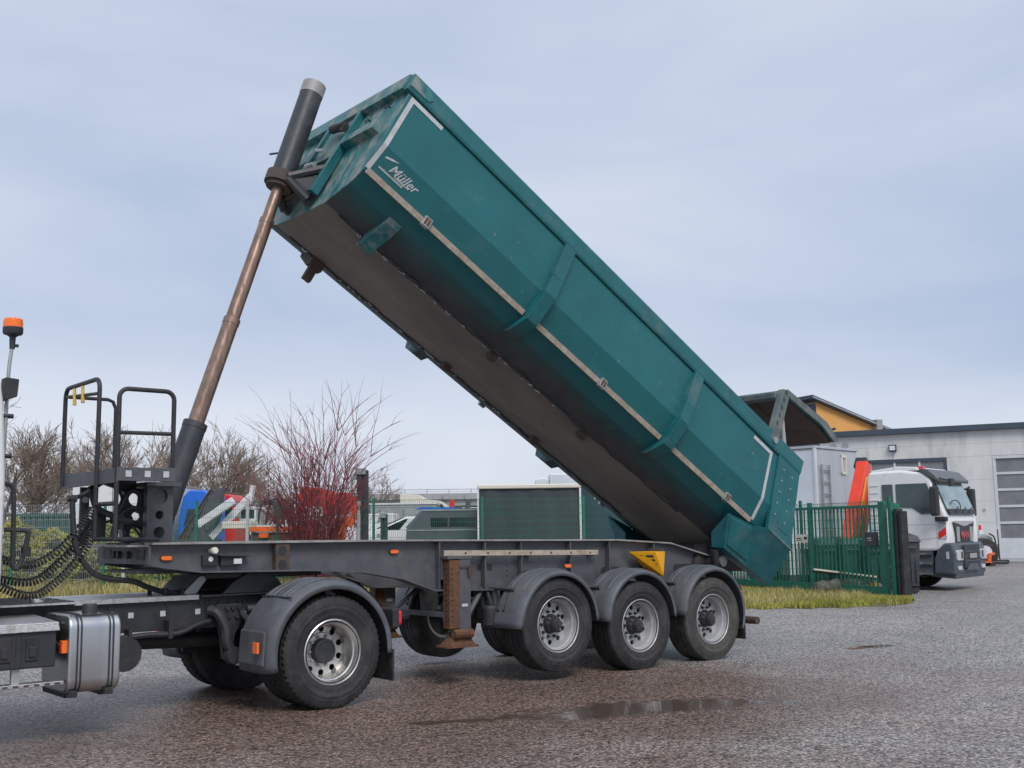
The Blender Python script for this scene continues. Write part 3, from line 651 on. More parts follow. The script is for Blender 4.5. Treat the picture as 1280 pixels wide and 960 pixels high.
for s in (-1, 1):
    q = MB(); prof = [(1.19,-.215),(1.275,-.225),(1.285,-.19),(1.272,.0),(1.19,.03)]
    q.add([T(-.06,s*y,n_) for y, n_ in prof]+[T(7.58,s*y,n_) for y, n_ in prof], [tuple(range(5))[::-1], tuple(range(5,10))]+[(i,(i+1) % 5,5+(i+1) % 5,5+i) for i in range(5)])
    q.build('top_rim', M['teal_trim'], body, False, .008)
    q = MB(); q.add([T(7.30,s*1.294,-.17),T(7.565,s*1.294,-.17),T(7.565,s*1.283,-.02),T(7.36,s*1.283,-.02),T(7.25,s*1.290,-.10)]+[T(7.30,s*1.27,-.17),T(7.565,s*1.27,-.17),T(7.565,s*1.26,-.02),T(7.36,s*1.26,-.02),T(7.25,s*1.27,-.10)],
        [(0,1,2,3,4),(9,8,7,6,5)]+[(i,(i+1) % 5,5+(i+1) % 5,5+i) for i in range(5)]); q.build('corner_plate', M['teal_worn'], body, False, .003)
bbox(7.495,7.60,-1.188,1.188,-.20,.015,'front_rim',M['teal_worn'])
# ribs
def rib(bc, s):
    path = [(1.25,-.222),(1.245,-.70),(1.238,-.935),(1.12,-1.245),(.93,-1.378),(.80,-1.425)]
    off = [.06,.095,.115,.125,.08,.004]; o_ = []
    for i, (y, n_) in enumerate(path):
        a = Vector(path[max(i-1,0)]); c_ = Vector(path[min(i+1,len(path)-1)]); t_ = (c_-a).normalized(); nr = Vector((-t_.y, t_.x)); 
        if nr.x < 0 and nr.y > 0: nr = -nr
        if nr.dot(Vector((1,-.6))) < 0: nr = -nr
        o_.append((y+nr.x*off[i], n_+nr.y*off[i]))
    first = None
    for i in range(len(path)-1):
        q = MB(); w_ = .085
        lo = [(path[i], o_[i]), (path[i+1], o_[i+1])]
        def quad(bb): return [T(bb,s*(lo[0][0][0]-.005),lo[0][0][1]), T(bb,s*lo[0][1][0],lo[0][1][1]), T(bb,s*lo[1][1][0],lo[1][1][1]), T(bb,s*(lo[1][0][0]-.005),lo[1][0][1])]
        q.hexa(quad(bc-w_), quad(bc+w_)); q.build('side_rib', M['teal_trim'] if i < 3 else M['teal'], body, False, .005)
for bc in (4.90, 2.33):
    for s in (-1, 1): rib(bc, s)
# stripes, tape, clips
for s in (-1, 1):
    for b0, b1 in ((5.0,7.44),(2.43,4.80),(.44,2.23)):
        q = MB(); q.hexa([T(b0,s*1.135,-1.275),T(b1,s*1.135,-1.275),T(b1,s*1.10,-1.255),T(b0,s*1.10,-1.255)],[T(b0,s*1.160,-1.215),T(b1,s*1.160,-1.215),T(b1,s*1.12,-1.205),T(b0,s*1.12,-1.205)]); q.build('reflective_rail', M['cream'], body, False, .003)
    for bc in (6.59,3.60,1.02):
        q = MB(); q.hexa([T(bc-.05,s*1.13,-1.30),T(bc+.05,s*1.13,-1.30),T(bc+.05,s*1.18,-1.30),T(bc-.05,s*1.18,-1.30)],[T(bc-.05,s*1.15,-1.19),T(bc+.05,s*1.15,-1.19),T(bc+.05,s*1.195,-1.19),T(bc-.05,s*1.195,-1.19)]); cl = q.build('tarpaulin_clip', M['galv'], body, False, .004)
        for db in (-.02,.02):
            q = MB(); q.hexa([T(bc+db-.014,s*1.1805,-1.285),T(bc+db+.014,s*1.1805,-1.285),T(bc+db+.014,s*1.184,-1.285),T(bc+db-.014,s*1.184,-1.285)],[T(bc+db-.014,s*1.1935,-1.205),T(bc+db+.014,s*1.1935,-1.205),T(bc+db+.014,s*1.197,-1.205),T(bc+db-.014,s*1.197,-1.205)]); q.build('slot', M['rust'], body, False)
    def tapeq(a, b_, wv):
        (b0, n0), (b1, n1) = a, b_
        def yy(n_): return float(np.interp(-n_, [.2,.6,.925,1.245], [1.25,1.25,1.246,1.12]))+.003
        q = MB(); P4 = [(b0,n0),(b1,n1),(b1+wv[0],n1+wv[1]),(b0+wv[0],n0+wv[1])]
        q.hexa([T(x,s*(yy(z)-.002),z) for x,z in P4],[T(x,s*(yy(z)+.004),z) for x,z in P4]); q.build('reflective_tape', M['tape'], body, False)
    tapeq((7.0,-.245),(7.42,-.245),(0,-.05)); tapeq((7.42,-.245),(7.42,-.60),(.055,0)); tapeq((7.42,-.60),(7.42,-.925),(.055,0)); tapeq((7.42,-.925),(7.42,-1.22),(.055,0))
    tapeq((.62,-.26),(1.0,-.26),(0,-.05)); tapeq((.62,-.26),(.56,-.60),(-.05,0)); tapeq((.56,-.60),(.50,-.925),(-.05,0)); tapeq((.50,-.925),(.44,-1.21),(-.05,0))
    # rear post
    PR = [(.45,-.222),(-.05,-.222),(-.33,-1.236),(.22,-1.236)]
    q = MB(); q.hexa([T(x,s*1.22,z) for x,z in PR],[T(x,s*1.278,z) for x,z in PR]); rp = q.build('rear_post', M['teal_trim'], body, False, .006)
    q = MB(); PP = [(.20,-.30),(.02,-.30),(-.18,-1.12),(.06,-1.12)]; q.hexa([T(x,s*1.277,z) for x,z in PP],[T(x,s*1.283,z) for x,z in PP]); q.build('cover_plate', M['teal_trim'], body, False, .003)
    for i in range(5):
        for bb, sl in ((.30,.16),(.10,.21)):
            z = -.36-.16*i; x = bb-sl*(-z-.3); q = MB(); a = T(x,s*1.278,z); q.tube([a, a+Vector((0,s*.012,0))], .014, 8); q.build('rivet', M['galv'], body)
    # tail wedge below the post
    WV = dict(t1=(.85,1.115,-1.375),t2=(.35,1.14,-1.275),t3=(.26,1.276,-1.255),t4=(-.32,1.276,-1.25),b1=(.574,.98,-1.731),b2=(.055,.98,-1.726),b3=(-.487,.98,-1.693),f1=(.70,.80,-1.57),f2=(.60,.80,-1.735),i3=(-.45,.80,-1.66))
    ky = list(WV); q = MB(); q.add([T(x,s*y,z) for x,y,z in WV.values()], [tuple(ky.index(k) for k in f) for f in (('t1','t2','b2','b1'),('t2','t3','b2'),('t3','t4','b3','b2'),('t1','b1','f2','f1'),('b1','b2','b3','i3','f2'))])
    solid(q.build('tail_wedge', M['teal_trim'], body, False), .02)
    def bl(u_, v_, o_):
        t1, t2, b1_, b2_ = (Vector(WV[k]) for k in ('t1','t2','b1','b2')); p = t1.lerp(t2,u_).lerp(b1_.lerp(b2_,u_),v_); return T(p.x, s*(p.y+o_), p.z-o_*.4)
    q = MB(); q.hexa([bl(.06,.06,.006),bl(.94,.06,.006),bl(.94,.90,.006),bl(.06,.90,.006)],[bl(.09,.09,.022),bl(.91,.09,.022),bl(.91,.87,.022),bl(.09,.87,.022)]); q.build('wedge_panel', M['teal_trim'], body, False, .003)
    q = MB(); q.tube([T(-.34,s*1.282,-1.245),T(.22,s*1.282,-1.245)], .018, 8); q.build('edge_bead', M['teal_worn'], body)
    # rests below the floor
    q = MB(); RB = [(.96,-1.36),(.50,-1.515),(.50,-1.64),(.60,-1.64),(.93,-1.43)]
    q.add([T(6.72,s*y,z) for y,z in RB]+[T(6.90,s*y,z) for y,z in RB], [tuple(range(5)), tuple(range(5,10))[::-1]]+[(i,(i+1) % 5,5+(i+1) % 5,5+i) for i in range(5)]); q.build('rest_bracket', M['teal_worn'] if s < 0 else M['rustdark'], body, False, .006)
    if s > 0: bbox(6.765,6.87,.513,.583,-1.82,-1.535,'rest_stop',M['rustdark'])
    for bc in (4.72,3.05): bbox(bc-.05,bc+.07,min(s*.42,s*.50),max(s*.42,s*.50),-1.60,-1.50,'floor_lug',M['rustdark'])
    q = MB(); rr_ = [T(1.15+6.1*i/60, s*(.53+.012*math.sin(i*1.7)+.02*random.random()), -1.528+.006*random.random()) for i in range(61)]; q.tube(rr_, [.010+.018*random.random()**2 for _ in rr_], 6); q.build('weld_seam', M['black'], body)
    q = MB()
    for i in range(26):
        x0 = 3.6+3.5*random.random(); a = [T(x0+j*.02, s*(.53+.04*(random.random()-.5)), -1.538-.012*random.random()) for j in range(random.randint(2,5))]; q.tube(a, .005, 4)
    q.build('scraped_paint', M['tape'], body)['kind'] = 'stuff'
# floor stiffening, end of chute and hinge
for bb in (.2,):
    bbox(-.30,.35,-.62,.62,-1.61,-1.545,'hinge_beam',M['black'])
for s in (-.6,.6):
    q = MB(); q.prism([(5.75,1.15),(6.35,1.15),(6.3,1.5),(5.95,1.42)], s-.06, s+.06); q.build('hinge_bracket', M['black'], TR, False)
q = MB(); q.tube([(6.10,-.9,1.20),(6.10,.9,1.20)], .07, 14); q.build('hinge_shaft', M['chassis'], TR)
q = MB(); q.tube([(6.02,-.82,1.36),(6.06,-.80,1.12)], [.06,.05], 12); q.build('hinge_boss', M['black'], TR)
# front wall fittings
for y0, y1 in ((-.36,-.30),(.30,.36)):
    bbox(7.50,7.60,y0,y1,-1.40,-.16,'front_channel',M['teal_trim'])
bbox(7.505,7.56,-.28,.28,-.80,-.20,'channel_plate',M['teal_worn'])
bbox(7.50,7.60,-1.02,-.37,-.72,-.60,'front_brace',M['teal_worn']); bbox(7.50,7.60,.37,1.02,-.72,-.60,'front_brace',M['teal_worn'])
for y, n_ in ((-.95,-.32),(-.62,-.40)):
    q = MB(); q.tube([T(7.50,y,n_),T(7.56,y,n_),T(7.56,y,n_-.05)], .012, 6); q.build('rope_hook', M['black'], body)
for s in (-1, 1):
    q = MB(); q.hexa([T(7.48,s*.22-.03,-1.50),T(7.56,s*.22-.03,-1.50),T(7.56,s*.22+.03,-1.50),T(7.48,s*.22+.03,-1.50)],[T(7.50,s*.22-.03,-1.0),T(7.58,s*.22-.03,-1.0),T(7.58,s*.22+.03,-1.0),T(7.50,s*.22+.03,-1.0)]); q.build('cylinder_mount', M['black'], body, False, .005)
    q = MB(); cc = along(5.46)
    q.tube([cc+Vector((0,s*.15,0)), T(7.56,s*.26,-1.02)], .05, 8); q.tube([cc+Vector((0,s*.15,-.02)), T(7.54,s*.26,-1.46)], .05, 8); q.hexa([cc+Vector((0,s*.15-.02,.03)),cc+Vector((0,s*.15-.02,-.05)),T(7.53,s*.24-.02,-1.35),T(7.53,s*.24-.02,-1.12)],[cc+Vector((0,s*.15+.02,.03)),cc+Vector((0,s*.15+.02,-.05)),T(7.53,s*.24+.02,-1.35),T(7.53,s*.24+.02,-1.12)]); q.build('mount_arm', M['black'], body)
q = MB(); q.tube([T(7.62,-.24,-1.10),T(7.62,.24,-1.10)], .03, 8); q.tube([T(7.62,-.24,-1.38),T(7.62,.24,-1.38)], .03, 8); q.build('mount_cross_pin', M['rustdark'], body)
q = MB(); q.tube([T(7.63,-.34,-.50),T(7.63,.05,-.36)], .035, 10); q.tube([T(7.64,-.30,-.44),T(7.66,-.02,-.42)], .05, 10); q.build('lock_cylinder', M['black'], body)
q = MB(); q.tube([T(7.62,-.05,-.72),T(7.62,.22,-.62)], .022, 8); q.tube([T(7.62,-.02,-.92),T(7.62,.2,-.88)], .03, 8); q.build('lock_rod', M['galv'], body)
# maker's lettering on the slanting flank panel
for s in (-1,):
    fa = T(7.33,-1.185,-1.10)
    ux = -FB; tdir = (T(0,-1.238,-.935)-T(0,-1.12,-1.245)).normalized(); nn_ = ux.cross(tdir).normalized()
    def put(me, b_, tt, name):
        o = bpy.data.objects.new(name, me); me.materials.append(M['tape']); col.objects.link(o); o.parent = body
        mw = Matrix((ux, tdir, nn_)).transposed().to_4x4(); mw.translation = T(b_,-1.12,-1.245)+tdir*tt+nn_*.004; o.matrix_basis = mw
    put(text_mesh('Müller', .145, .40, .002, 'lettering', .0012), 7.26, .158, 'lettering')
    q = MB(); q.add([(-.07,.175,0),(.02,.20,0),(.10,.235,0),(.02,.225,0),(-.06,.20,0)]+[(-.07,.175,.003),(.02,.20,.003),(.10,.235,.003),(.02,.225,.003),(-.06,.20,.003)], [(0,1,2,3,4),(9,8,7,6,5)]+[(i,(i+1) % 5,5+(i+1) % 5,5+i) for i in range(5)])
    me = q.mesh('swash', False); put(me, 7.30, .06, 'lettering_swash')
    q = MB()
    x = 0
    while x < .33:
        w_ = .008+.010*random.random(); q.box(x, x+w_, 0, .020+.004*random.random(), 0, .003); x += w_+.006
    me = q.mesh('small_print', False); put(me, 7.36, .112, 'small_lettering')
    q = MB(); x = 0
    while x < .2:
        w_ = .008+.010*random.random(); q.box(x, x+w_, 0, .016+.004*random.random(), 0, .003); x += w_+.006
    me = q.mesh('small_print', False); put(me, 7.16, .142, 'small_lettering')
# raised tailgate
P1, P2, P3, PV = Vector((7.16,0,3.535)), Vector((8.05,0,3.12)), Vector((8.30,0,2.87)), Vector((6.80,0,2.86))
q = MB(); th = Vector((-.03,0,-.06))
pr = [(P1.x,P1.z),(P2.x,P2.z),(P3.x,P3.z),(P3.x-.05,P3.z-.02),(P2.x-.05,P2.z-.06),(P1.x-.02,P1.z-.07)]
q.prism(pr, -1.27, 1.27); tg = q.build('tailgate', M['teal_trim'], TR, False, .005)
q = MB(); pr2 = [(P1.x+.02,P1.z-.085),(P2.x-.06,P2.z-.068),(P3.x-.055,P3.z-.022),(P3.x-.060,P3.z-.030),(P2.x-.065,P2.z-.078),(P1.x+.01,P1.z-.095)]
q.prism(pr2, -1.18, 1.18); q.build('inner_plate', M['tailgate_in'], tg, False)
for s in (-1, 1):
    q = MB(); q.prism([(P1.x,P1.z),(P2.x,P2.z),(P3.x,P3.z),(P3.x-.10,P3.z-.03),(P2.x-.13,P2.z-.05),(P1.x+.05,P1.z-.13)], s*1.27-.012, s*1.27+.012); q.build('side_frame', M['grey_teal'], tg, False, .004)
    q = MB(); q.prism([(PV.x-.08,PV.z-.03),(PV.x+.10,PV.z-.06),(PV.x+.17,PV.z+.14),(PV.x+.22,PV.z+.22),(P1.x+.06,P1.z-.02),(P1.x-.10,P1.z-.0)], s*1.235-.05, s*1.235+.05); arm = q.build('gate_arm', M['grey_teal'], tg, False, .01)
    q = MB()
    for i in range(5):
        t_ = .25+.16*i; p = PV.lerp(P1, t_); q.hexa([(p.x-.03,s*1.286,p.z),(p.x-.005,s*1.286,p.z-.01),(p.x+.0,s*1.289,p.z+.05),(p.x-.02,s*1.289,p.z+.06)],[(p.x-.03,s*1.288,p.z),(p.x-.005,s*1.288,p.z-.01),(p.x+.0,s*1.291,p.z+.05),(p.x-.02,s*1.291,p.z+.06)])
    q.build('arm_slots', M['black'], tg, False)
    q = MB(); q.tube([(PV.x,s*1.18,PV.z-.05),(PV.x,s*1.31,PV.z-.05)], .045, 14); q.build('pivot_pin', M['galv'], tg)
    q = MB(); q.tube([(7.13,s*1.2,2.55),(7.09,s*1.2,3.14)], .034, 12); q.build('gas_strut', M['rimsil'], tg)
    q = MB(); q.tube([(8.2,s*1.2,3.02),(8.34,s*1.2,3.05)], .02, 8); q.build('gate_catch', M['black'], tg)
for y in (-.6,.0,.6):
    q = MB(); q.prism([(P1.x+.03,P1.z-.09),(P2.x-.05,P2.z-.07),(P2.x-.06,P2.z-.10),(P1.x+.02,P1.z-.12)], y-.03, y+.03); q.build('gate_stiffener', M['tailgate_in'], tg, False)
q = MB(); q.box(6.98,7.16,-1.19,1.19,3.40,3.50); q.build('gate_top_beam', M['grey_teal'], tg, False, .02)
# ------------------------------------------------------------------ tractor unit
TU = thing('tractor_unit', 'white tractor unit with black frame, only its rear half inside the left edge', 'truck', (0,0,0))
for s in (-1, 1):
    y = s*.43
    n = MB(); n.box(-5.4,.74,min(y,y-s*.008),max(y,y-s*.008),.775,1.045); n.box(-5.4,.74,min(y,y-s*.08),max(y,y-s*.08),1.045,1.055); n.box(-5.4,.74,min(y,y-s*.08),max(y,y-s*.08),.765,.775)
    fr = n.build('frame_rail', M['black'], TU, False)
    n = MB()
    for X in (-1.86,-1.32,-.93):
        for z in (.99,.94,.87):
            if X == -1.32 and z == .87: continue
            n.tube([(X,y,z),(X,y+s*.015,z)], .014, 6)
    for i in range(14): n.tube([(-1.0+i*.1,y,1.0),(-1.0+i*.1,y+s*.018,1.0)], .017, 6)
    for i in range(9): n.tube([(-.72+i*.11,y,.93),(-.72+i*.11,y+s*.018,.93)], .017, 6)
    n.build('rail_bolts', M['black'], fr, False)['kind'] = 'stuff'
    for X in (-1.66,-1.36,-1.02):
        n = MB(); n.box(X-.025,X+.025,min(y+s*.001,y+s*.004),max(y+s*.001,y+s*.004),.895,.945); n.build('reflector', M['tape'], fr, False)
for X in (-4.6,-2.9,-1.6,.70):
    n = MB(); n.box(X-.06,X+.06,-.42,.42,.80,1.02); n.build('cross_member', M['black'], TU, False)
# catwalk plates
n = MB(); n.box(-2.18,-1.03,-.47,.45,1.058,1.078); n.box(-2.18,-1.03,-.478,-.470,1.035,1.078); n.build('catwalk_plate', M['cheq'], TU, False)
n = MB(); n.box(-2.95,-2.19,-.62,.62,1.058,1.072); cw = n.build('catwalk_plate', M['cheq'], TU, False)
for y in (-.5,-.3,-.1,.1,.3,.5):
    n = MB(); n.box(-2.95,-2.2,y-.012,y+.012,1.0725,1.080); n.build('tread_rib', M['black'], cw, False)
n = MB(); n.lathe([(.001,.03),(.06,.03),(.07,.02),(.07,0),(.001,0)], (-2.45,-.30,1.073), 'z', 18); n.build('filler_lid', M['alu'], TU)
n = MB()
for X, y in ((-1.28,-.28),(-1.22,-.15),(-1.12,-.3),(-1.36,-.1)): n.tube([(X,y,1.078),(X,y,1.14)], .022, 8)
n.build('couplings', M['black'], TU)
# battery box with chequer lid
n = MB(); n.box(-3.55,-2.535,-1.15,-.50,.60,.925); bx_ = n.build('battery_box', M['blackp'], TU, False, .012)
n = MB(); n.hexa([(-3.56,-1.175,.885),(-2.515,-1.175,.885),(-2.515,-.50,.885),(-3.56,-.50,.885)], [(-3.56,-1.165,.955),(-2.525,-1.165,.955),(-2.525,-.50,.985),(-3.56,-.50,.985)]); n.build('box_lid', M['cheq'], bx_, False, .006)
for X in (-2.72,-2.93,-3.3):
    n = MB(); n.box(X-.05,X+.05,-1.162,-1.148,.66,.85); n.build('latch_recess', M['black'], bx_, False, .006)
    n = MB(); n.box(X-.025,X+.025,-1.175,-1.158,.69,.77); n.build('latch', M['blackp'], bx_, False, .006)
n = MB()
for X in (-2.80,-2.84,-2.88,-3.02,-3.06): n.box(X-.004,X+.004,-1.156,-1.149,.62,.88)
n.build('box_ribs', M['black'], bx_, False)
n = MB(); n.box(-2.86,-2.80,-1.12,-1.08,.46,.60); n.box(-3.4,-3.34,-1.12,-1.08,.46,.60); n.build('step_hanger', M['galv'], TU, False)
n = MB(); n.box(-3.5,-2.47,-1.17,-1.05,.455,.485); stp = n.build('step_tread', M['cheq'], TU, False, .004)
for i in range(12):
    n = MB(); n.box(-3.42+i*.08,-3.38+i*.08,-1.1725,-1.169,.462,.478); n.build('step_slot', M['rustdark'], stp, False)
# fuel tank
def rrect(y0, y1, z0, z1, r, k=7):
    P = []
    for (cy_, cz_, a) in ((y1-r,z1-r,0),(y0+r,z1-r,PI/2),(y0+r,z0+r,PI),(y1-r,z0+r,3*PI/2)): P += arc(cy_, cz_, r, a, a+PI/2, k)
    return P
n = MB(); n.prism(rrect(-1.21,-.52,.375,1.0,.11), -2.455, -2.03, 'yz'); tk = n.build('fuel_tank', M['tank'], TU, True, .02, ang=50, seg=3)
for X in (-2.385,-2.355,-2.125,-2.095):
    n = MB(); P = rrect(-1.217,-.515,.368,1.007,.115); n.prism(P, X-.006, X+.006, 'yz'); n.build('tank_strap', M['black'], tk, True, ang=50)
n = MB(); n.lathe([(.001,.06),(.055,.06),(.06,.05),(.06,-.03),(.001,-.03)], (-2.22,-.98,1.015), 'z', 24); n.build('filler_cap', M['blackp'], tk)
for X in (-2.40,-2.11):
    n = MB(); n.prism([(-1.16,.40),(-1.05,.33),(-.5,.33),(-.43,.6),(-.43,.78),(-.5,.5)], X-.03, X+.03, 'yz'); n.box(X-.035,X+.035,-1.19,-1.12,.345,.40); n.build('tank_bracket', M['black'], tk, False, .006)
n = MB(); n.box(-2.495,-2.455,-1.17,-1.10,.70,.80); o = n.build('side_reflector', M['orange'], tk, False, .004)
n = MB(); n.box(-2.50,-2.494,-1.15,-1.12,.73,.77); n.build('lens_core', M['red'], o, False)
n = MB(); n.tube([(-2.47,-.95,.90),(-2.50,-.97,.88),(-2.50,-.97,.80),(-2.49,-1.10,.75)], .012, 6); n.tube([(-2.455,-1.05,.93),(-2.475,-1.05,.93)], .02, 8); n.build('tank_cable', M['black'], tk)
# under-frame lumps
n = MB(); n.tube([(-1.86,-.85,.62),(-1.86,.85,.62)], .15, 18); n.build('air_tank', M['black'], TU)
n = MB(); n.tube(catmull([(-2.0,-.50,.70),(-1.6,-.52,.74),(-1.25,-.52,.74),(-1.05,-.48,.80),(-.9,-.45,.83)]), .026, 8); n.build('brake_pipe', M['blackp'], TU)
n = MB(); n.box(-1.35,-1.31,-.56,-.44,.70,.86); n.build('pipe_clip', M['black'], TU, False)
n = MB(); n.box(-1.72,-1.69,-.56,-.44,.70,.80); n.build('pipe_clip', M['black'], TU, False)
n = MB(); n.tube([(-4.5,0,.72),(-.2,0,.60)], .07, 12); n.build('drive_shaft', M['black'], TU)
n = MB(); n.lathe([(.001,-.95),(.10,-.95),(.10,-.25),(.18,-.2),(.25,0),(.18,.2),(.10,.25),(.10,.95),(.001,.95)], (0,0,.525), 'y', 20); n.build('drive_axle', M['black'], TU)
for s in (-1, 1):
    n = MB(); n.prism([(-.86,.98),(-.60,.98),(-.56,.86),(-.66,.70),(-.70,.50),(-.78,.46),(-.80,.62),(-.84,.80)], s*.47-.03, s*.47+.03); sb_ = n.build('suspension_bracket', M['black'], TU, False, .008)
    n = MB(); n.tube(catmull([(-.92,s*.46,.93),(-.86,s*.53,.90),(-.80,s*.57,.76),(-.78,s*.57,.62),(-.70,s*.57,.52),(-.60,s*.56,.50)],6), [.05]*31, 8); n.build('curved_link', M['blackp'], sb_)
    n = MB(); n.lathe([(.001,-.05),(.075,-.05),(.085,-.03),(.085,.03),(.075,.05),(.001,.05)], (-.72,s*.57,.50), 'y', 16); n.build('link_eye', M['blackp'], sb_)
    n = MB(); n.tube([(-.66,s*.60,.90),(-.50,s*.66,.72),(-.46,s*.68,.56)], [.028,.035,.035], 8); n.tube([(-.60,s*.60,.93),(-.30,s*.66,.92)], .04, 10); n.build('damper', M['blackp'], sb_)
    n = MB()
    for bx__, bz__ in ((-.82,.94),(-.76,.94),(-.70,.94),(-.64,.94),(-.80,.87),(-.74,.86),(-.66,.86),(-.62,.90)): n.tube([(bx__,s*.50,bz__),(bx__,s*.525,bz__)], .02, 6)
    n.build('bracket_bolts', M['black'], sb_, False)['kind'] = 'stuff'
    n = MB(); n.tube([(-.62,s*.52,.88),(-.35,s*.70,.84),(-.10,s*.72,.80)], .05, 10); n.tube([(-.75,s*.50,.52),(0,s*.55,.48)], .045, 8); n.build('torque_arm', M['black'], TU)
    for X in (-.45,.42):
        n = MB(); n.lathe([(.001,0),(.12,0),(.14,.06),(.12,.12),(.14,.18),(.12,.24),(.001,.24)], (X,s*.62,.60), 'z', 16); n.build('air_bellows', M['blackp'], TU)
# fifth wheel
n = MB(); n.box(-1.02,.42,-.52,.52,1.058,1.072); n.build('mounting_plate', M['black'], TU, False)
for s in (-1, 1):
    n = MB(); n.prism([(-.80,1.075),(-.12,1.075),(-.22,1.20),(-.36,1.265),(-.55,1.265),(-.70,1.18)], s*.47-.03, s*.47+.03); n.build('pedestal', M['black'], TU, False, .006)
fwm = MB(); fwm.prism([(-.95,.0),(-.90,-.30),(-.6,-.46),(.0,-.46),(.38,-.30),(.42,-.12),(.0,-.04),(.0,.04),(.42,.12),(.38,.30),(.0,.46),(-.6,.46),(-.90,.30)], 1.215, 1.268, 'xy'); fwm.build('fifth_wheel', M['black'], TU, False, .008)
n = MB(); n.hexa([(-1.12,-.30,1.08),(-.98,-.30,1.08),(-.98,.30,1.08),(-1.12,.30,1.08)],[(-.95,-.3,1.24),(-.86,-.3,1.24),(-.86,.3,1.24),(-.95,.3,1.24)]); n.build('ramp', M['galv'], TU, False)
# wheels
for s in (-1, 1):
    for k, yc in enumerate((1.075, .755)):
        make_wheel(TU, (0,s*yc,.52), .528, .295, .29, 'drive', M['rubber'], M['alu'], lug=True, flip=s > 0, disc=.225 if k == 0 else .10)
    make_wheel(TU, (-3.75,s*1.05,.51), .515, .315, .29, 'drive', M['rubber'], M['alu'], flip=s > 0, disc=.04)
    n = MB(); arc_guard(n, -.02, .515, .655, -1.255, -.63, math.radians(-4), math.radians(192), 36, crown=.035, lip=.06)
    if s > 0: n.xf(lambda p: (p[0], -p[1], p[2]))
    mg = n.build('mudguard', M['mudg'], TU, True); solid(mg, .014)
    n = MB()
    for q in range(5):
        yy = -1.13+q*.095; pts = [(-.02+.69*math.cos(t_), -yy if s > 0 else yy, .515+.69*math.sin(t_)) for t_ in np.linspace(math.radians(48), math.radians(128), 16)]
        n.tube(pts, .009, 6)
    n.build('top_ridges', M['mudg'], mg)
    n = MB()
    for aa in (52, 130):
        a = math.radians(aa); pts = [(-.02+.696*math.cos(a), s*y, .515+.696*math.sin(a)) for y in np.linspace(.65,1.24,8)]; n.tube(pts, .007, 6)
    n.build('joint_seam', M['black'], mg)
    # front apron detail: pressed panel and reflector
    n = MB(); n.hexa([(-.712,s*1.19,.43),(-.712,s*.68,.43),(-.690,s*.68,.76),(-.690,s*1.19,.76)],[(-.728,s*1.17,.45),(-.728,s*.70,.45),(-.706,s*.70,.74),(-.706,s*1.17,.74)]); n.build('apron_panel', M['mudg'], mg, False, .01)
    n = MB(); n.box(-.775,-.750,min(s*1.08,s*1.17),max(s*1.08,s*1.17),.56,.66); rf = n.build('side_reflector', M['orange'], mg, False, .004)
    n = MB(); n.box(.645,.665,min(s*.68,s*1.24),max(s*.68,s*1.24),.20,.50); n.build('mud_flap', M['rubber'], mg, False)
    n = MB(); n.box(.70,.78,min(s*.78,s*1.16),max(s*.78,s*1.16),.70,.88); tl = n.build('tail_lamp', M['black'], TU, False, .01)
    n = MB(); n.prism(rrect(min(s*.80,s*1.15), max(s*.80,s*1.15), .715,.865,.03,4), .78, .815, 'yz'); n.build('red_lens', M['red'], tl, False, .006)
    for X in (.2, -.3):
        n = MB(); n.tube([(X,s*.43,.95),(X,s*.66,1.05)], .025, 8); n.build('guard_stay', M['black'], TU)
# cab
side = [(-3.00,.98),(-2.985,1.4),(-2.99,2.1),(-3.03,2.7),(-3.09,3.06),(-3.35,3.45),(-4.6,3.5),(-5.15,2.9),(-5.32,1.7),(-5.30,.75),(-4.35,.72),(-4.30,1.0),(-4.05,1.15),(-3.45,1.15),(-3.20,.98)]
n = MB(); n.prism(side, -1.215, 1.215); cab = n.build('cab', M['white'], TU, True, .05, ang=30, seg=4)
for s in (-1, 1):
    n = MB(); n.prism([(-4.25,2.05),(-3.55,2.05),(-3.55,2.75),(-4.35,2.75),(-4.75,2.35),(-4.72,2.1)], s*1.215-.006, s*1.215+.006); n.build('side_window', M['glass'], cab, False)
n = MB(); n.hexa([(-5.26,-1.05,2.0),(-5.26,1.05,2.0),(-5.30,1.05,2.0),(-5.30,-1.05,2.0)],[(-5.10,-1.0,2.85),(-5.10,1.0,2.85),(-5.17,1.0,2.85),(-5.17,-1.0,2.85)]); n.build('windscreen', M['glass'], cab, False)
n = MB(); n.box(-5.34,-5.27,-1.0,1.0,.95,1.7); n.build('grille', M['black'], cab, False, .02)
n = MB(); n.box(-5.38,-4.9,-1.2,1.2,.35,.75); n.build('bumper', M['whitep'], cab, False, .05)
n = MB(); n.box(-2.985,-2.94,-.95,.95,1.1,1.75); n.build('rear_service_panel', M['blackp'], cab, False, .02)
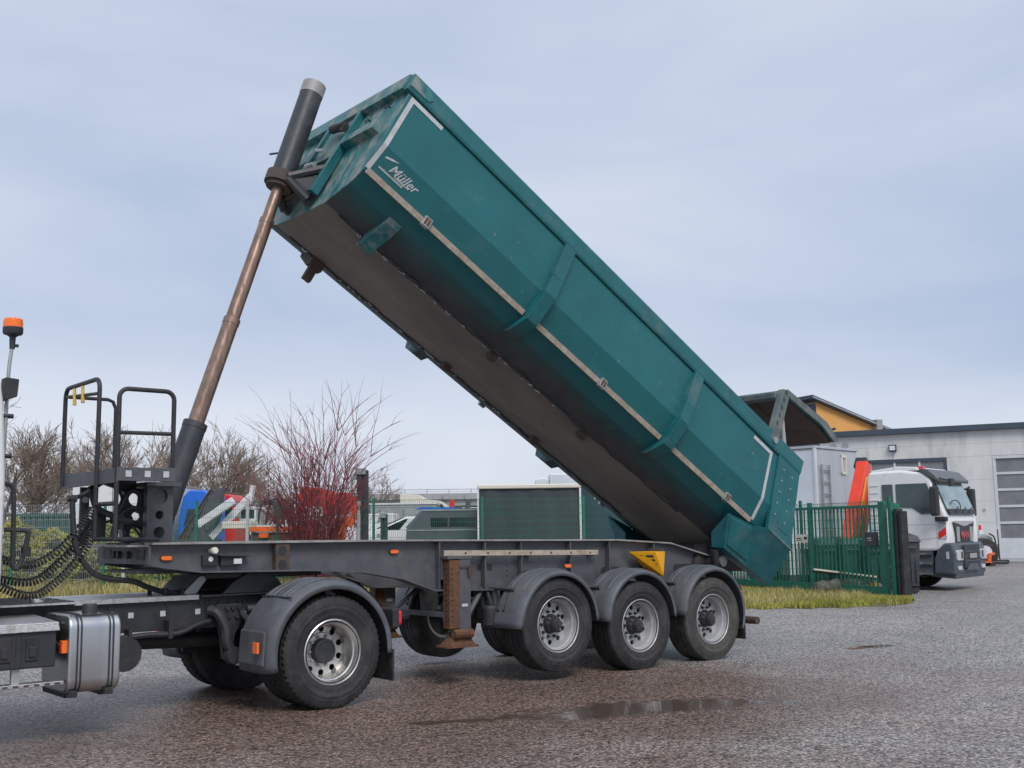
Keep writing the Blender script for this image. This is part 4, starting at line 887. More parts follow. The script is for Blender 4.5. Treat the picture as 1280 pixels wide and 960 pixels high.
# grab loops, lamp and beacon behind the cab
n = MB(); n.tube(catmull([(-2.93,-.90,2.08),(-2.86,-.90,2.05),(-2.84,-.90,1.9),(-2.83,-.90,1.5),(-2.83,-.90,1.42),(-2.80,-.90,1.38),(-2.76,-.90,1.45),(-2.72,-.90,1.64),(-2.74,-.90,1.69),(-2.90,-.90,1.70)],8), .02, 8); n.build('grab_rail', M['blackp'], TU)
n = MB(); n.box(-2.76,-2.70,-.93,-.87,1.48,1.56); n.build('rail_clamp', M['black'], TU, False)
n = MB(); n.prism([(-2.90,2.78),(-2.80,2.82),(-2.79,2.97),(-2.90,2.98)], -.72, -.58); wl = n.build('work_lamp', M['black'], TU, False, .008)
pole = [(-2.86,-.62,1.75),(-2.86,-.62,2.40),(-2.855,-.62,3.0),(-2.835,-.62,3.28)]
n = MB(); n.tube(catmull(pole,6), .016, 8); bp_ = n.build('beacon_pole', M['galv'], TU)
for z in (2.66, 2.32):
    n = MB(); n.tube([(-2.80,-.62,z),(-2.86,-.62,z),(-3.0,-.62,z)], [.02,.02,.014], 8); n.build('pole_clamp', M['black'], bp_)
bc_ = (-2.835,-.62,3.28)
n = MB(); n.lathe([(.001,-.04),(.022,-.04),(.026,.06),(.045,.075),(.075,.085),(.082,.10),(.082,.145),(.001,.145)], bc_, 'z', 28); n.tube([(bc_[0],bc_[1],bc_[2]-.01),(bc_[0]+.05,bc_[1],bc_[2]-.01)], .014, 8); n.build('beacon_base', M['blackp'], bp_)
n = MB(); n.lathe([(.08,.145),(.081,.19),(.076,.215),(.06,.225),(.001,.228)], bc_, 'z', 28); n.build('beacon_lens', M['orange'], bp_)
# coiled air lines and feed hose
def coil(path, turns, R, r, seg=6):
    P = catmull(path, 24); n_ = len(P); out = []; tot = turns*12
    for i in range(tot+1):
        u_ = i/tot*(n_-1); k_ = min(int(u_), n_-2); f_ = u_-k_; p = P[k_].lerp(P[k_+1], f_); d = (P[k_+1]-P[k_]).normalized()
        a = Vector((0,1,0)); a = (a-d*a.dot(d)).normalized(); b_ = d.cross(a); t_ = 2*PI*i/12
        out.append(p+(a*math.cos(t_)+b_*math.sin(t_))*R)
    q = MB(); q.tube(out, r, seg); return q
for k_, (pts, tn) in enumerate((([(-2.93,-.30,1.52),(-2.72,-.30,1.44),(-2.50,-.30,1.40),(-2.28,-.30,1.52),(-2.10,-.30,1.72),(-1.98,-.30,1.90)], 34), ([(-2.92,-.30,1.34),(-2.72,-.30,1.20),(-2.48,-.30,1.13),(-2.28,-.30,1.25),(-2.10,-.30,1.45),(-1.98,-.30,1.66)], 36), ([(-2.92,-.2,1.33),(-2.70,-.20,1.27),(-2.45,-.2,1.25),(-2.25,-.2,1.40),(-2.05,-.2,1.62),(-1.95,-.2,1.78)], 36))):
    coil(pts, tn+6, .031, .0088).build('coiled_air_line', M['blackp'], TU)
n = MB(); n.tube(catmull([(-2.18,-.3,1.99),(-2.16,-.3,1.75),(-2.12,-.3,1.52),(-1.98,-.3,1.32),(-1.82,-.3,1.25),(-1.60,-.3,1.22),(-1.45,-.28,1.16),(-1.25,-.26,1.10),(-1.05,-.24,1.10)],10), .026, 8); n.build('feed_hose', M['blackp'], TU)
n = MB(); n.tube(catmull([(-2.18,-.3,1.99),(-2.10,-.25,2.0),(-1.98,-.2,2.06),(-1.85,-.15,2.14)],8), .02, 8); n.tube([(-2.22,-.3,1.98),(-2.14,-.3,1.97)], .03, 8); n.build('hose_hook', M['black'], TU)
# ------------------------------------------------------------------ surroundings
def cthing(name, label, cat, px, d, phi=0, group=None, z=0):
    return thing(name, label, cat, cam_pt(px, d, z), math.radians(phi)-TH, group)
def loc_of(o, px, d):     # local x,y in a thing's frame of a ground point given by bearing column and distance
    p = cam_pt(px, d)-Vector((o.location.x, o.location.y, 0)); a = -o.rotation_euler.z
    return (p.x*math.cos(a)-p.y*math.sin(a), p.x*math.sin(a)+p.y*math.cos(a))
MK = dict(
 grassm=mat('dry_green_grass', (.30,.30,.055), .8, 0, .4, 1.2, (.40,.33,.13), .42, .8),
 grassd=mat('winter_grass', (.40,.34,.14), .85, 0, .35, 1.0, (.22,.25,.06), .4, .9),
 hedge=mat('olive_hedge_leaf', (.30,.31,.085), .7, 0, .5, 2.0, (.42,.36,.10), .42, 1.5),
 soil=mat('soil', (.10,.085,.045), .95, 0, .4, 3, (.13,.14,.04), .5, 1.2, .6, 20),
 bark=mat('grey_bark', (.13,.11,.095), .9, 0, .3, 6),
 twig=mat('brown_twig', (.26,.20,.155), .9, 0, .25, 2),
 redtwig=mat('dark_red_twig', (.19,.045,.048), .6, 0, .5, 2.5, (.09,.045,.045), .4, 3),
 concrete=mat('pale_concrete', (.62,.62,.61), .8, 0, .12, 1.2, (.33,.33,.33), .38, .7, .2, 20, (1,1,.28)),
 concd=mat('bridge_concrete', (.34,.34,.335), .85, 0, .15, .7, (.22,.22,.22), .4, .4),
 fascia=mat('slate_blue_fascia', (.055,.075,.10), .5, 0, .12, 2),
 ochre=mat('orange_render', (.72,.36,.11), .8, 0, .08, 1.2, (.55,.26,.09), .2, .7),
 silver=mat('silver_container', (.50,.52,.55), .45, .25, .12, 1.5, (.33,.30,.28), .3, 1.0, 0, 20, (1,1,.3)),
 silverl=mat('pale_container', (.66,.69,.74), .45, .1, .07, 1.5, (.48,.47,.46), .2, 1.2),
 pane=mat('grey_door_pane', (.20,.205,.215), .35, 0, .15, .9),
 dooralu=mat('door_frame_alu', (.62,.63,.64), .5, .2, .06, 3),
 doorpan=mat('door_panel', (.60,.62,.64), .5, 0, .06, 3),
 greenbin=mat('dark_green_bin', (.018,.085,.07), .5, 0, .2, 3, (.04,.07,.06), .25, 3),
 greybin=mat('charcoal_bin', (.045,.05,.06), .5, 0, .2, 3, (.10,.10,.10), .25, 3),
 bumper=mat('slate_bumper', (.075,.09,.11), .45, 0, .12, 4, (.13,.13,.13), .25, 3),
 visor=mat('grey_visor', (.09,.095,.10), .35, 0, .15, 6),
 moss=mat('mossy_stone', (.14,.14,.115), .9, 0, .4, 5, (.07,.10,.03), .5, 4, .6, 20),
 blue=mat('blue_cab_paint', (.012,.14,.62), .4, 0, .08, 2, coat=.2),
 redcab=mat('red_cab_paint', (.62,.03,.025), .4, 0, .1, 2),
 pinkred=mat('letter_red', (.55,.10,.13), .5, 0, .1, 8),
 orangep=mat('orange_machine_paint', (.75,.13,.02), .5, 0, .12, 3, (.4,.10,.03), .25, 2),
 cream=mat('cream_paint', (.70,.66,.56), .5, 0, .06, 2, (.5,.46,.4), .2, 2),
 tarp=mat('dark_curtain_tarp', (.040,.052,.058), .5, 0, .12, 1.0, (.055,.068,.072), .3, .7, .15, 3, (1,1,.35)),
 tarpb=mat('navy_tarp', (.028,.055,.075), .5, 0, .15, 1.2, None, 0, 1, .5, 3),
 darkgrey=mat('dark_van_paint', (.10,.11,.125), .35, 0, .1, 2, coat=.3),
 greycon=mat('grey_lorry_body', (.33,.34,.35), .6, 0, .08, 1.5, (.25,.25,.25), .3, 1),
 greencon=mat('green_corrugated', (.035,.10,.085), .55, 0, .15, 2, (.06,.10,.09), .3, 2),
 ramp=mat('steel_ramp', (.085,.09,.10), .55, .2, .2, 2, (.12,.085,.07), .35, 2),
 bluesteel=mat('blue_black_steel', (.035,.045,.055), .5, 0, .15, 3),
 lightpost=mat('pale_post', (.45,.46,.45), .6, .2, .1, 3),
)
def blades(name, ma, pts, h0, h1, w, lean=.35):
    # pts: (x,y,z) roots ; one tapering bent blade of two triangles+quad each
    n_ = len(pts); P = np.array(pts); h = rng.uniform(h0, h1, n_)[:,None]; a = rng.uniform(0, 2*PI, n_); ln = rng.normal(0, lean, (n_,2))*h
    d = np.stack([np.cos(a), np.sin(a), 0*a], 1)*w
    m1 = P+np.concatenate([ln*.35, h*.55], 1); tp = P+np.concatenate([ln, h], 1)
    V = np.stack([P-d, P+d, m1+d*.7, m1-d*.7, tp], 1).reshape(-1,3)
    Fq = []; 
    for i in range(n_): o = i*5; Fq += [(o,o+1,o+2,o+3),(o+3,o+2,o+4)]
    me = bpy.data.meshes.new(name); me.from_pydata(V.tolist(), [], Fq); me.materials.append(ma)
    o = bpy.data.objects.new(name, me); col.objects.link(o); return o
def verge(name, outline_rows, zf):   # rows of (px,d) from front to back
    mb = MB(); n_ = len(outline_rows[0]); vs = []
    for j, row in enumerate(outline_rows):
        for i, (px, d) in enumerate(row):
            p = cam_pt(px, d); p.z = zf[j]+(.03*random.random() if 0 < j else 0); vs.append(p)
    mb.add(vs, [(j*n_+i, j*n_+i+1, (j+1)*n_+i+1, (j+1)*n_+i) for j in range(len(outline_rows)-1) for i in range(n_-1)])
    return struct(mb.build(name, MK['soil'], None, True, ang=80))
xs = np.linspace(-220, 900, 57)
verge('verge', [[(x, d+.15*math.sin(x*.06)+.1*math.sin(x*.21)) for x in xs] for d in (28.8, 29.2, 30.5, 33, 35.5, 36)], [-.01,.07,.12,.22,.12,-.01])
def gx(px): return float(np.interp(px, [900,1000,1110,1150], [31,28.9,25.2,24.2]))
xs2 = np.linspace(860, 1137, 40)
def rfront(px): return float(np.interp(px, [860,1100,1125,1137], [22.9,22.9,23.6,24.3]))+.12*math.sin(px*.13)+.08*math.sin(px*.31)
verge('verge', [[(x, rfront(x)) for x in xs2], [(x, rfront(x)+.5) for x in xs2], [(x, (rfront(x)+gx(x))/2) for x in xs2], [(x, gx(x)+.25) for x in xs2], [(x, gx(x)+.9) for x in xs2]], [-.01,.015,.05,.05,-.01])
P = []
for _ in range(34000):
    px = random.uniform(862,1134); f_ = random.random()**1.25; a, b_ = rfront(px)-.12*random.random()**2+.05*math.sin(px*.9), gx(px)+.1
    if a < b_: d = a+(b_-a)*f_; p = cam_pt(px, d); P.append((p.x, p.y, .01))
patch = [p for p in P if math.sin(p[0]*1.9+p[1]*.7)+math.sin(p[1]*2.3) > -.35+random.gauss(0,.5)]
o = blades('grass', MK['grassm'], patch, .04, .14, .010); tag(o, 'yellowish green grass strip along the foot of the green gate', 'grass', kind='stuff')
P2 = [p for p in P if random.random() < .25 and (math.sin(p[0]*.9)+math.sin(p[1]*1.3+1)) > .2]
o = blades('dry_grass', MK['grassd'], P2, .08, .26, .008); tag(o, 'taller straw coloured tufts in the grass strip by the green gate', 'grass', kind='stuff')
P = []
for _ in range(16000):
    px = random.uniform(-60,620); d = random.uniform(28.9,33); p = cam_pt(px, d); P.append((p.x, p.y, .08))
o = blades('verge_grass', MK['grassd'], P, .10, .45, .014); tag(o, 'straw coloured winter grass along the mesh fence behind the trailer', 'grass', kind='stuff')

# leafy hedge at left
def leaf_mass(fn, n_, size):
    V, Fq = [], []
    for i in range(n_):
        c = Vector(fn()); a = Vector(rng.normal(size=3)).normalized(); b_ = a.orthogonal().normalized(); b_.rotate(Matrix.Rotation(random.uniform(0, 6.28), 3, a)); c_ = a.cross(b_); s_ = size*random.uniform(.6,1.3)
        o = len(V); V += [c-b_*s_, c-c_*s_*.45, c+b_*s_, c+c_*s_*.45]; Fq.append((o,o+1,o+2,o+3))
    return MB().add(V, Fq)
hg = cthing('hedge', 'olive green leafy hedge behind the mesh fence at left', 'hedge', 110, 32.4)
def hedge_pt():
    while True:
        x = random.uniform(-3.6, 3.3); top_ = 1.95+.18*math.sin(x*2.1)+.10*math.sin(x*5.3)+.06*math.sin(x*11); top_ *= float(np.interp(x, [1.2,3.3], [1,.62]))
        z = .1+(top_-.1)*random.random()**.7; hw = .95*math.sqrt(max(.05, 1-(z/top_)**2.2)); y = -hw+random.random()**1.8*2*hw
        if math.sin(x*4.1+z*5)+math.sin(x*7.7-z*6.2+1)+math.sin(z*9+x*2) > -1.1: return (x, y, z)
leaf_mass(hedge_pt, 26000, .055).build('foliage', MK['hedge'], hg, False)
q = MB()
for i in range(140):
    x = random.uniform(-3.4,3.1); y = random.uniform(-.4,.4); q.tube([(x,y,.05),(x+random.gauss(0,.2),y-random.random()*.5,1.0),(x+random.gauss(0,.35),y-random.random()*.7,1.2+.75*random.random()*float(np.interp(x,[1.2,3.3],[1,.3])))], [.014,.01,.004], 4, False)
q.build('stems', MK['bark'], hg)

# mesh fence behind the trailer
fence = cthing('mesh_fence', 'green double wire mesh fence running behind the trailer', 'fence', -90, 30)
Lf = loc_of(fence, 890, 30)[0]
posts = [-90,15,130,245,347,467,603,730,860]
for px in posts:
    x = loc_of(fence, px, 30)[0]; q = MB(); q.box(x-.035,x+.035,-.03,.03,.05,2.58); q.build('post', M['green_fence'], fence, False)
for px, zt in ((157,1.65),(310,2.62),(449,2.5)):
    x = loc_of(fence, px, 30)[0]; q = MB(); q.box(x-.04,x+.04,-.13,-.06,.05,zt); q.build('pale_post', MK['lightpost'], fence, False)
for a, b_ in zip(posts, posts[1:]):
    xa, xb = loc_of(fence, a, 30)[0]+.035, loc_of(fence, b_, 30)[0]-.035; q = MB()
    nr = int((xb-xa)/.05)
    for i in range(nr+1): x = xa+(xb-xa)*i/nr; q.box(x-.0028,x+.0028,-.003,.003,.10,2.53)
    for k_ in range(13):
        z = .12+k_*.2; q.box(xa,xb,-.010,-.004,z-.004,z+.004); q.box(xa,xb,.004,.010,z-.004,z+.004)
    q.build('mesh_panel', M['green_fence'] if a > 100 else M['galv'], fence, False)

# bare trees
def bare_tree(name, label, px, d, h, seed, spread=.45, dens=1.0, group='bare trees behind the yard', thin=1.0, trunk=.14):
    R_ = random.Random(seed); t = cthing(name, label, 'tree', px, d, 0, group)
    tr, tw = MB(), MB()
    def grow(p, dr, L, r, lev):
        n_ = 4; pts = [p]; dd = dr.copy()
        for i in range(n_):
            dd = (dd+Vector((R_.gauss(0,.10), R_.gauss(0,.10), R_.gauss(.05,.06)))).normalized(); pts.append(pts[-1]+dd*L/n_)
        mb = tr if lev < 2 else tw
        mb.tube(pts, [r*(1-.55*i/n_) for i in range(n_+1)], 6 if lev < 2 else 3, False)
        if lev >= 5 or r < .004: return
        k_ = R_.randint(3, 5) if lev < 4 else R_.randint(2, 4)
        k_ = max(2, int(k_*dens))
        for j in range(k_):
            f_ = R_.uniform(.3, 1.0); idx = min(n_-1, int(f_*n_)); q_ = pts[idx].lerp(pts[idx+1], f_*n_-idx)
            ax = Vector((R_.gauss(0,1), R_.gauss(0,1), R_.gauss(0,.5))); ax = (ax-dd*ax.dot(dd)).normalized()
            nd = (dd*R_.uniform(.7,1.1)+ax*R_.uniform(spread*.8, spread*1.9)).normalized()
            grow(q_, nd, L*R_.uniform(.55,.8), max(.006*thin, r*R_.uniform(.42,.6)), lev+1)
    ns = R_.choice((1,2,3))
    for s_ in range(ns):
        grow(Vector((R_.gauss(0,.2)*(ns>1), R_.gauss(0,.2)*(ns>1), -.05)), Vector((R_.gauss(0,.14), R_.gauss(0,.14), 1)).normalized(), h*.40, trunk*h/8, 0)
    mz = max(v[2] for v in tw.v); k_ = h/mz
    for mb in (tr, tw): mb.xf(lambda p: (p[0]*k_*1.0, p[1]*k_, p[2]*k_))
    tr.build('trunk', MK['bark'], t); tw.build('crown', MK['twig'], t)
trees = [('tall bare tree rising beside the white cab at far left',14,42,8.0,3,.42),('bare tree with drooping twigs just right of the white cab',46,48,6.9,5,.42),('bare brown tree left of the railed platform',92,74,8.2,8,.42),
 ('bare brown tree seen through the front platform railing',124,78,9.0,12,.42),('bare brown tree behind the middle of the platform railing',158,72,9.2,14,.42),('bare brown tree between railing and hydraulic cylinder',192,76,8.6,21,.42),
 ('darker bare tree just right of the hydraulic cylinder base',250,60,8.2,25,.38),('low bare tree above the blue cab and white boom',285,78,7.8,31,.42),('bare tree left of the red twigged shrub',322,74,6.6,33,.5),('bare tree peeping out right of the red twigged shrub',466,66,5.9,41,.45),('bare tree hidden behind the red twigged shrub',365,80,5.6,43,.5)]
for l_, px, d, h, sd_, sp_ in trees: bare_tree('bare_tree', l_, px, d, h, sd_, sp_, thin=2.0)

# red-twigged shrub in front of the fence
sh = cthing('dogwood_shrub', 'leafless shrub of arching dark red twigs in front of the fence', 'shrub', 396, 29.5)
q, q2 = MB(), MB(); R_ = random.Random(5)
def cane(p, dr, L, r, lev, mb):
    n_ = 9 if lev == 0 else 6; pts = [p]; dd = dr.copy(); out = Vector((dr.x, dr.y, 0))
    for i in range(n_):
        f_ = i/n_; dd = (dd+out*.10*f_+Vector((R_.gauss(0,.07), R_.gauss(0,.07), -.30*f_**3 if lev == 0 else -.10*f_))).normalized(); pts.append(pts[-1]+dd*L/n_)
    mb.tube(pts, [r*(1-.8*i/n_) for i in range(n_+1)], 4, False)
    if lev < 2:
        for j in range(R_.randint(5,9) if lev == 0 else R_.randint(1,4)):
            f_ = R_.uniform(.2,.95); k_ = min(n_-1, int(f_*n_)); a = R_.uniform(0,6.28); sd_ = Vector((math.cos(a), math.sin(a), R_.uniform(-.1,.4)))
            cane(pts[k_], ((pts[k_+1]-pts[k_]).normalized()+sd_*R_.uniform(.3,.7)).normalized(), L*R_.uniform(.22,.45), r*.55, lev+1, q2)
for i in range(84):
    a = R_.uniform(0,6.28); s_ = R_.random()**.75*.37; cane(Vector((math.cos(a)*.30*R_.random(), math.sin(a)*.30*R_.random(), .05)), Vector((math.cos(a)*s_, math.sin(a)*s_*.8, 1)).normalized(), R_.uniform(2.5,4.7)*(1.08-.25*s_), R_.uniform(.014,.026), 0, q)
q.build('canes', MK['redtwig'], sh); q2.build('twigs', MK['redtwig'], sh)

# steel columns in the yard
def column(label, px, d, zt, w_):
    c = cthing('steel_column', label, 'column', px, d)
    MB().box(-w_*.5,-w_*.12,-.08,.08,0,zt).box(w_*.12,w_*.5,-.08,.08,0,zt).box(-w_*.12,w_*.12,-.03,.03,0,zt-.05).build('upright', MK['bluesteel'], c, False)
    q = MB(); q.box(-w_*.62,w_*.3,-.12,.10,zt-.12,zt+.06); q.prism([(-w_*1.0,zt-.30),(-w_*.5,zt-.22),(-w_*.45,zt+.0),(-w_*.8,zt-.08)], -.08, .08); q.box(-w_*1.0,-w_*.4,-.1,.08,zt-.75,zt-.62); q.build('hook', M['galv'], c, False, .01)
column('dark grey steel column with hooks right of the red shrub', 453, 31.5, 3.42, .32)
column('short dark post with hook before the grey lorry body', 480, 36.0, 2.25, .22)

# ------- vehicles and gear parked beyond the fence
def wheels_simple(par, xs_, ys_, R_, w_=.25):
    for x in xs_:
        for y in ys_:
            q = MB(); q.lathe([(.001,-w_/2),(R_*.6,-w_/2),(R_*.95,-w_/2),(R_,-w_/3),(R_,w_/3),(R_*.95,w_/2),(R_*.6,w_/2),(.001,w_/2)], (x,y,R_), 'y', 20); q.build('wheel', M['rubber'], par)
# white box lorry at left
t = cthing('box_lorry', 'white box body of a lorry behind the platform pedestal', 'lorry', 88, 40)
W_ = loc_of(t, 190, 40)[0]
MB().box(0,W_,0,6.0,.95,3.55).build('box_body', M['whitep'], t, False, .03); MB().box(-.02,W_+.02,-.03,6.0,3.55,3.62).build('roof_rail', M['galv'], t, False); MB().box(.2,W_-.2,.3,5.8,.55,.95).build('frame', M['black'], t, False)
MB().box(W_/2-.01,W_/2+.01,-.012,0,1.0,3.5).build('door_gap', M['black'], t, False); wheels_simple(t, (.3,W_-.3), (1.2,4.8), .48)
# green corrugated container
t = cthing('green_container', 'dark green corrugated container behind hedge at far left', 'container', 8, 45)
W_ = loc_of(t, 96, 45)[0]
MB().box(0,W_,.06,2.4,.1,2.6).build('shell', MK['greencon'], t, False); 
for i in range(12):
    x = W_*i/12; MB().prism([(x,.06),(x+.05,.0),(x+W_/12-.08,.0),(x+W_/12-.03,.06)], .12, 2.5, 'xy').build('corrugation', MK['greencon'], t, False)
MB().box(-.03,W_+.03,-.03,.05,2.5,2.62).build('top_rail', MK['greencon'], t, False)
def cab_body(t, x0, x1, z0, z1, depth, paint, face=1):
    L = x1-x0
    q = MB(); q.prism([(x0,z0),(x1,z0),(x1,z1-.9),(x1-.12*L,z1-.25),(x1-.3*L,z1),(x0+.06*L,z1),(x0,z1-.15)], 0, depth); c = q.build('cab', paint, t, False, .05)
    q = MB(); q.prism([(x0+.35*L,z1-1.25),(x1-.08*L,z1-1.2),(x1-.17*L,z1-.5),(x0+.35*L,z1-.5)], -.012, -.002); q.build('side_window', M['glass'], c, False)
    q = MB(); q.hexa([(x1+.006,.12,z1-.95),(x1+.006,depth-.12,z1-.95),(x1-.09*L,depth-.12,z1-.32),(x1-.09*L,.12,z1-.32)],[(x1+.02,.12,z1-.95),(x1+.02,depth-.12,z1-.95),(x1-.08*L,depth-.12,z1-.32),(x1-.08*L,.12,z1-.32)]); q.build('windscreen', M['glass'], c, False)
    return c
# blue lorry
t = cthing('blue_lorry', 'blue lorry cab with rounded roof beyond the fence', 'lorry', 221, 42)
q = MB(); q.prism([(0,.9),(.06,2.4),(.18,3.1),(.40,3.36),(1.05,3.36),(1.2,3.2),(1.25,.9)], 0, 2.3); c = q.build('cab', MK['blue'], t, True, .06, ang=30)
MB().prism([(.25,2.0),(.85,2.0),(.85,2.65),(.38,2.65)], -.012, -.002).build('side_window', M['glass'], c, False)
MB().box(-.28,-.05,-.25,-.05,2.85,3.15).box(-.22,.0,-.2,-.1,2.3,2.85).build('mirror', M['whitep'], c, False, .02); MB().box(0,5,.4,1.9,.6,.9).build('frame', M['black'], t, False); wheels_simple(t, (.6,4), (.2,2.1), .5)
# loading ramps
for lab, d, pts_, ma in (('brown edged steel ramp leaning up beside the blue cab', 38.8, [(222,674),(262,611),(265,614),(232,674)], M['rustdark']), ('broad blue grey steel ramp leaning up next to the white boom', 38.2, [(233,674),(258,622),(270,611),(275,610),(273,640),(262,674)], MK['ramp'])):
    t = cthing('loading_ramp', lab, 'ramp', pts_[0][0], d); PP_ = [((x-pts_[0][0])*d/F_PX, 1.63+(669.5-y)*d/F_PX) for x, y in pts_]
    q = MB(); q.prism(PP_, 0, .5); q.build('plate', ma, t, False, .02)
    q = MB(); q.tube([(PP_[0][0],-.03,PP_[0][1]),(PP_[1][0],-.03,PP_[1][1])], .03, 6); q.build('edge', MK['ramp'], t)
    q = MB(); q.box(PP_[0][0]-.1,PP_[0][0]+1.0,-.2,.8,.0,PP_[0][1]+.02); q.build('base', MK['ramp'], t, False)
# red lorry
t = cthing('red_lorry', 'red lorry cab roof showing above the white boom', 'lorry', 270, 45)
cab_body(t, 0, .75, .6, 3.3, 2.3, MK['redcab']); MB().box(.0,.72,-.015,0,2.82,2.86).build('roof_seam', M['black'], t, False); MB().box(-4,0,.3,2.0,.5,.9).build('frame', M['black'], t, False); wheels_simple(t, (.35,-3), (.2,2.1), .48)
# white boom lorry
t = cthing('boom_lorry', 'white lorry with a slanted white loading boom behind the fence', 'lorry', 246, 36)
def zpx(y, d): return 1.63+(669.5-y)*d/F_PX
def xpx(px, d, o): return (px-o)*d/F_PX*.991
def beam(mb, xa, za, xb, zb, w_, y0, y1):
    d = Vector((xb-xa, zb-za)).normalized(); n_ = Vector((-d.y, d.x))*w_/2
    mb.prism([(xa-n_.x,za-n_.y),(xb-n_.x,zb-n_.y),(xb+n_.x,zb+n_.y),(xa+n_.x,za+n_.y)], y0, y1)
q = MB(); beam(q, xpx(246,36,246), zpx(656,36), xpx(290,36,246), zpx(626,36), .24, 0, .2); b1 = q.build('boom', M['whitep'], t, False, .02)
q = MB(); beam(q, xpx(258,36,246), zpx(672,36), xpx(307,36,246), zpx(620,36), .22, .5, .7); q.build('boom', M['whitep'], t, False, .02)
q = MB(); beam(q, xpx(306,36,246), zpx(630,36), xpx(310,36,246), zpx(607,36), .13, .45, .75); q.build('boom_head', M['whitep'], t, False, .02)
MB().box(xpx(276,36,246),xpx(312,36,246),.1,2.2,zpx(661,36),zpx(652,36)).build('bed', MK['cream'], t, False, .02)
q = MB(); q.box(xpx(290,36,246),xpx(311,36,246),.9,2.6,zpx(652,36),zpx(633,36)); c = q.build('cab', M['whitep'], t, False, .05)
MB().box(xpx(292,36,246),xpx(309,36,246),.88,.895,zpx(648,36),zpx(637,36)).build('side_window', M['glass'], c, False)
MB().box(-.6,2.0,.3,2.0,.5,.9).build('frame', M['black'], t, False); wheels_simple(t, (.1,1.5), (.3,2.0), .45)
q = MB(); q.tube(catmull([(.25,-.08,zpx(655,36)),(.3,-.1,zpx(664,36)),(.42,-.1,zpx(662,36)),(.5,-.08,zpx(656,36))]), .02, 6); q.build('hose', M['blackp'], t)
# black hooped trailer
t = cthing('hooped_trailer', 'small trailer with black tarpaulin hoops beyond the fence', 'trailer', 318, 37)
for k_ in range(5):
    q = MB(); x = .02+.14*k_; q.tube([(x+.35+.30*math.cos(a)+.02*k_, .2+.5*k_, zpx(656,37)+(zpx(624,37)-zpx(656,37))*math.sin(a)) for a in np.linspace(0, PI, 14)], .035, 6); q.build('hoop', M['blackp'], t)
q = MB(); rows = [[(.35+.02*k_+.30*math.cos(a)+.05*k_, .25+.5*k_, zpx(656,37)+(zpx(626,37)-zpx(656,37))*math.sin(a)) for a in np.linspace(.2, 2.2, 10)] for k_ in range(5)]
q.add([p for r in rows for p in r], [(i*10+j,i*10+j+1,(i+1)*10+j+1,(i+1)*10+j) for i in range(4) for j in range(9)]); solid(q.build('tarpaulin', M['blackp'], t), .01)
MB().box(-.1,1.1,0,2.6,.7,zpx(657,37)).build('tray', M['whitep'], t, False); wheels_simple(t, (.5,), (.3,2.3), .4)
# orange flatbed
t = cthing('orange_flatbed', 'orange flatbed frame lying behind the red shrub', 'flatbed', 310, 34)
MB().box(0,1.45,0,.12,zpx(665,34),zpx(659,34)).build('side_beam', MK['orangep'], t, False, .01); MB().box(0,1.45,1.6,1.72,zpx(665,34),zpx(659,34)).build('side_beam', MK['orangep'], t, False, .01)
MB().box(.35,.62,-.1,1.7,zpx(673,34),zpx(667,34)).build('cross_beam', MK['orangep'], t, False, .01); MB().box(.1,1.3,.1,1.6,1.2,zpx(666,34)).build('bed', M['rustdark'], t, False); MB().box(.1,.3,.1,1.6,0,1.2).box(1.1,1.3,.1,1.6,0,1.2).build('trestle', M['rustdark'], t, False)
# red lorry behind the shrub and orange attachments
t = cthing('red_tipper_lorry', 'red lorry cab half hidden behind the red twigged shrub', 'lorry', 372, 41)
q = MB(); q.prism([(0,.7),(1.15,.7),(1.15,2.9),(1.0,3.3),(.15,3.42),(0,3.1)], 0, 2.3); c = q.build('cab', MK['redcab'], t, False, .05)
MB().prism([(.15,2.05),(.95,2.05),(.9,2.65),(.2,2.65)], -.012, -.002).build('side_window', M['whitep'], c, False); MB().box(1.15,2.2,.1,2.2,.9,3.15).build('tipper_box', MK['redcab'], t, False, .03); wheels_simple(t, (.5,1.8), (.2,2.1), .48)
t = cthing('orange_loader_arm', 'orange loader arm and bracket pieces right of the shrub stems', 'loader', 418, 38)
q = MB(); beam(q, .10, .9, .30, zpx(648,38), .30, 0, .3); q.build('arm', MK['orangep'], t, False, .02); q = MB(); beam(q, .42, zpx(660,38), .60, zpx(648,38), .26, .1, .4); q.build('link', MK['orangep'], t, False, .02)
q = MB(); beam(q, .66, zpx(650,38), .70, zpx(636,38), .12, .1, .3); q.build('pin_bracket', MK['orangep'], t, False); q = MB(); beam(q, .45, zpx(640,38), .85, zpx(672,38), .06, .3, .36); q.build('ram', M['galv'], t, False); MB().box(-.6,.9,.0,1.6,.2,1.1).build('base', M['black'], t, False, .03)
q = MB(); q.prism([(-1.1,.6),(-.3,.6),(-.45,1.55),(-1.0,1.75)], 0, 1.0); q.build('bucket', MK['orangep'], t, False, .03)
t = cthing('white_van', 'white van side seen through the lower twigs of the shrub', 'van', 346, 40)
q = MB(); q.prism([(0,.4),(4.2,.4),(4.2,2.35),(.9,2.3),(.25,1.55),(0,1.4)], 0, 1.9); c = q.build('body', M['whitep'], t, False, .05); MB().prism([(.4,1.55),(1.5,1.55),(1.5,2.15),(.95,2.15)], -.012, -.002).build('side_window', M['glass'], c, False); wheels_simple(t, (.8,3.4), (.1,1.8), .34)
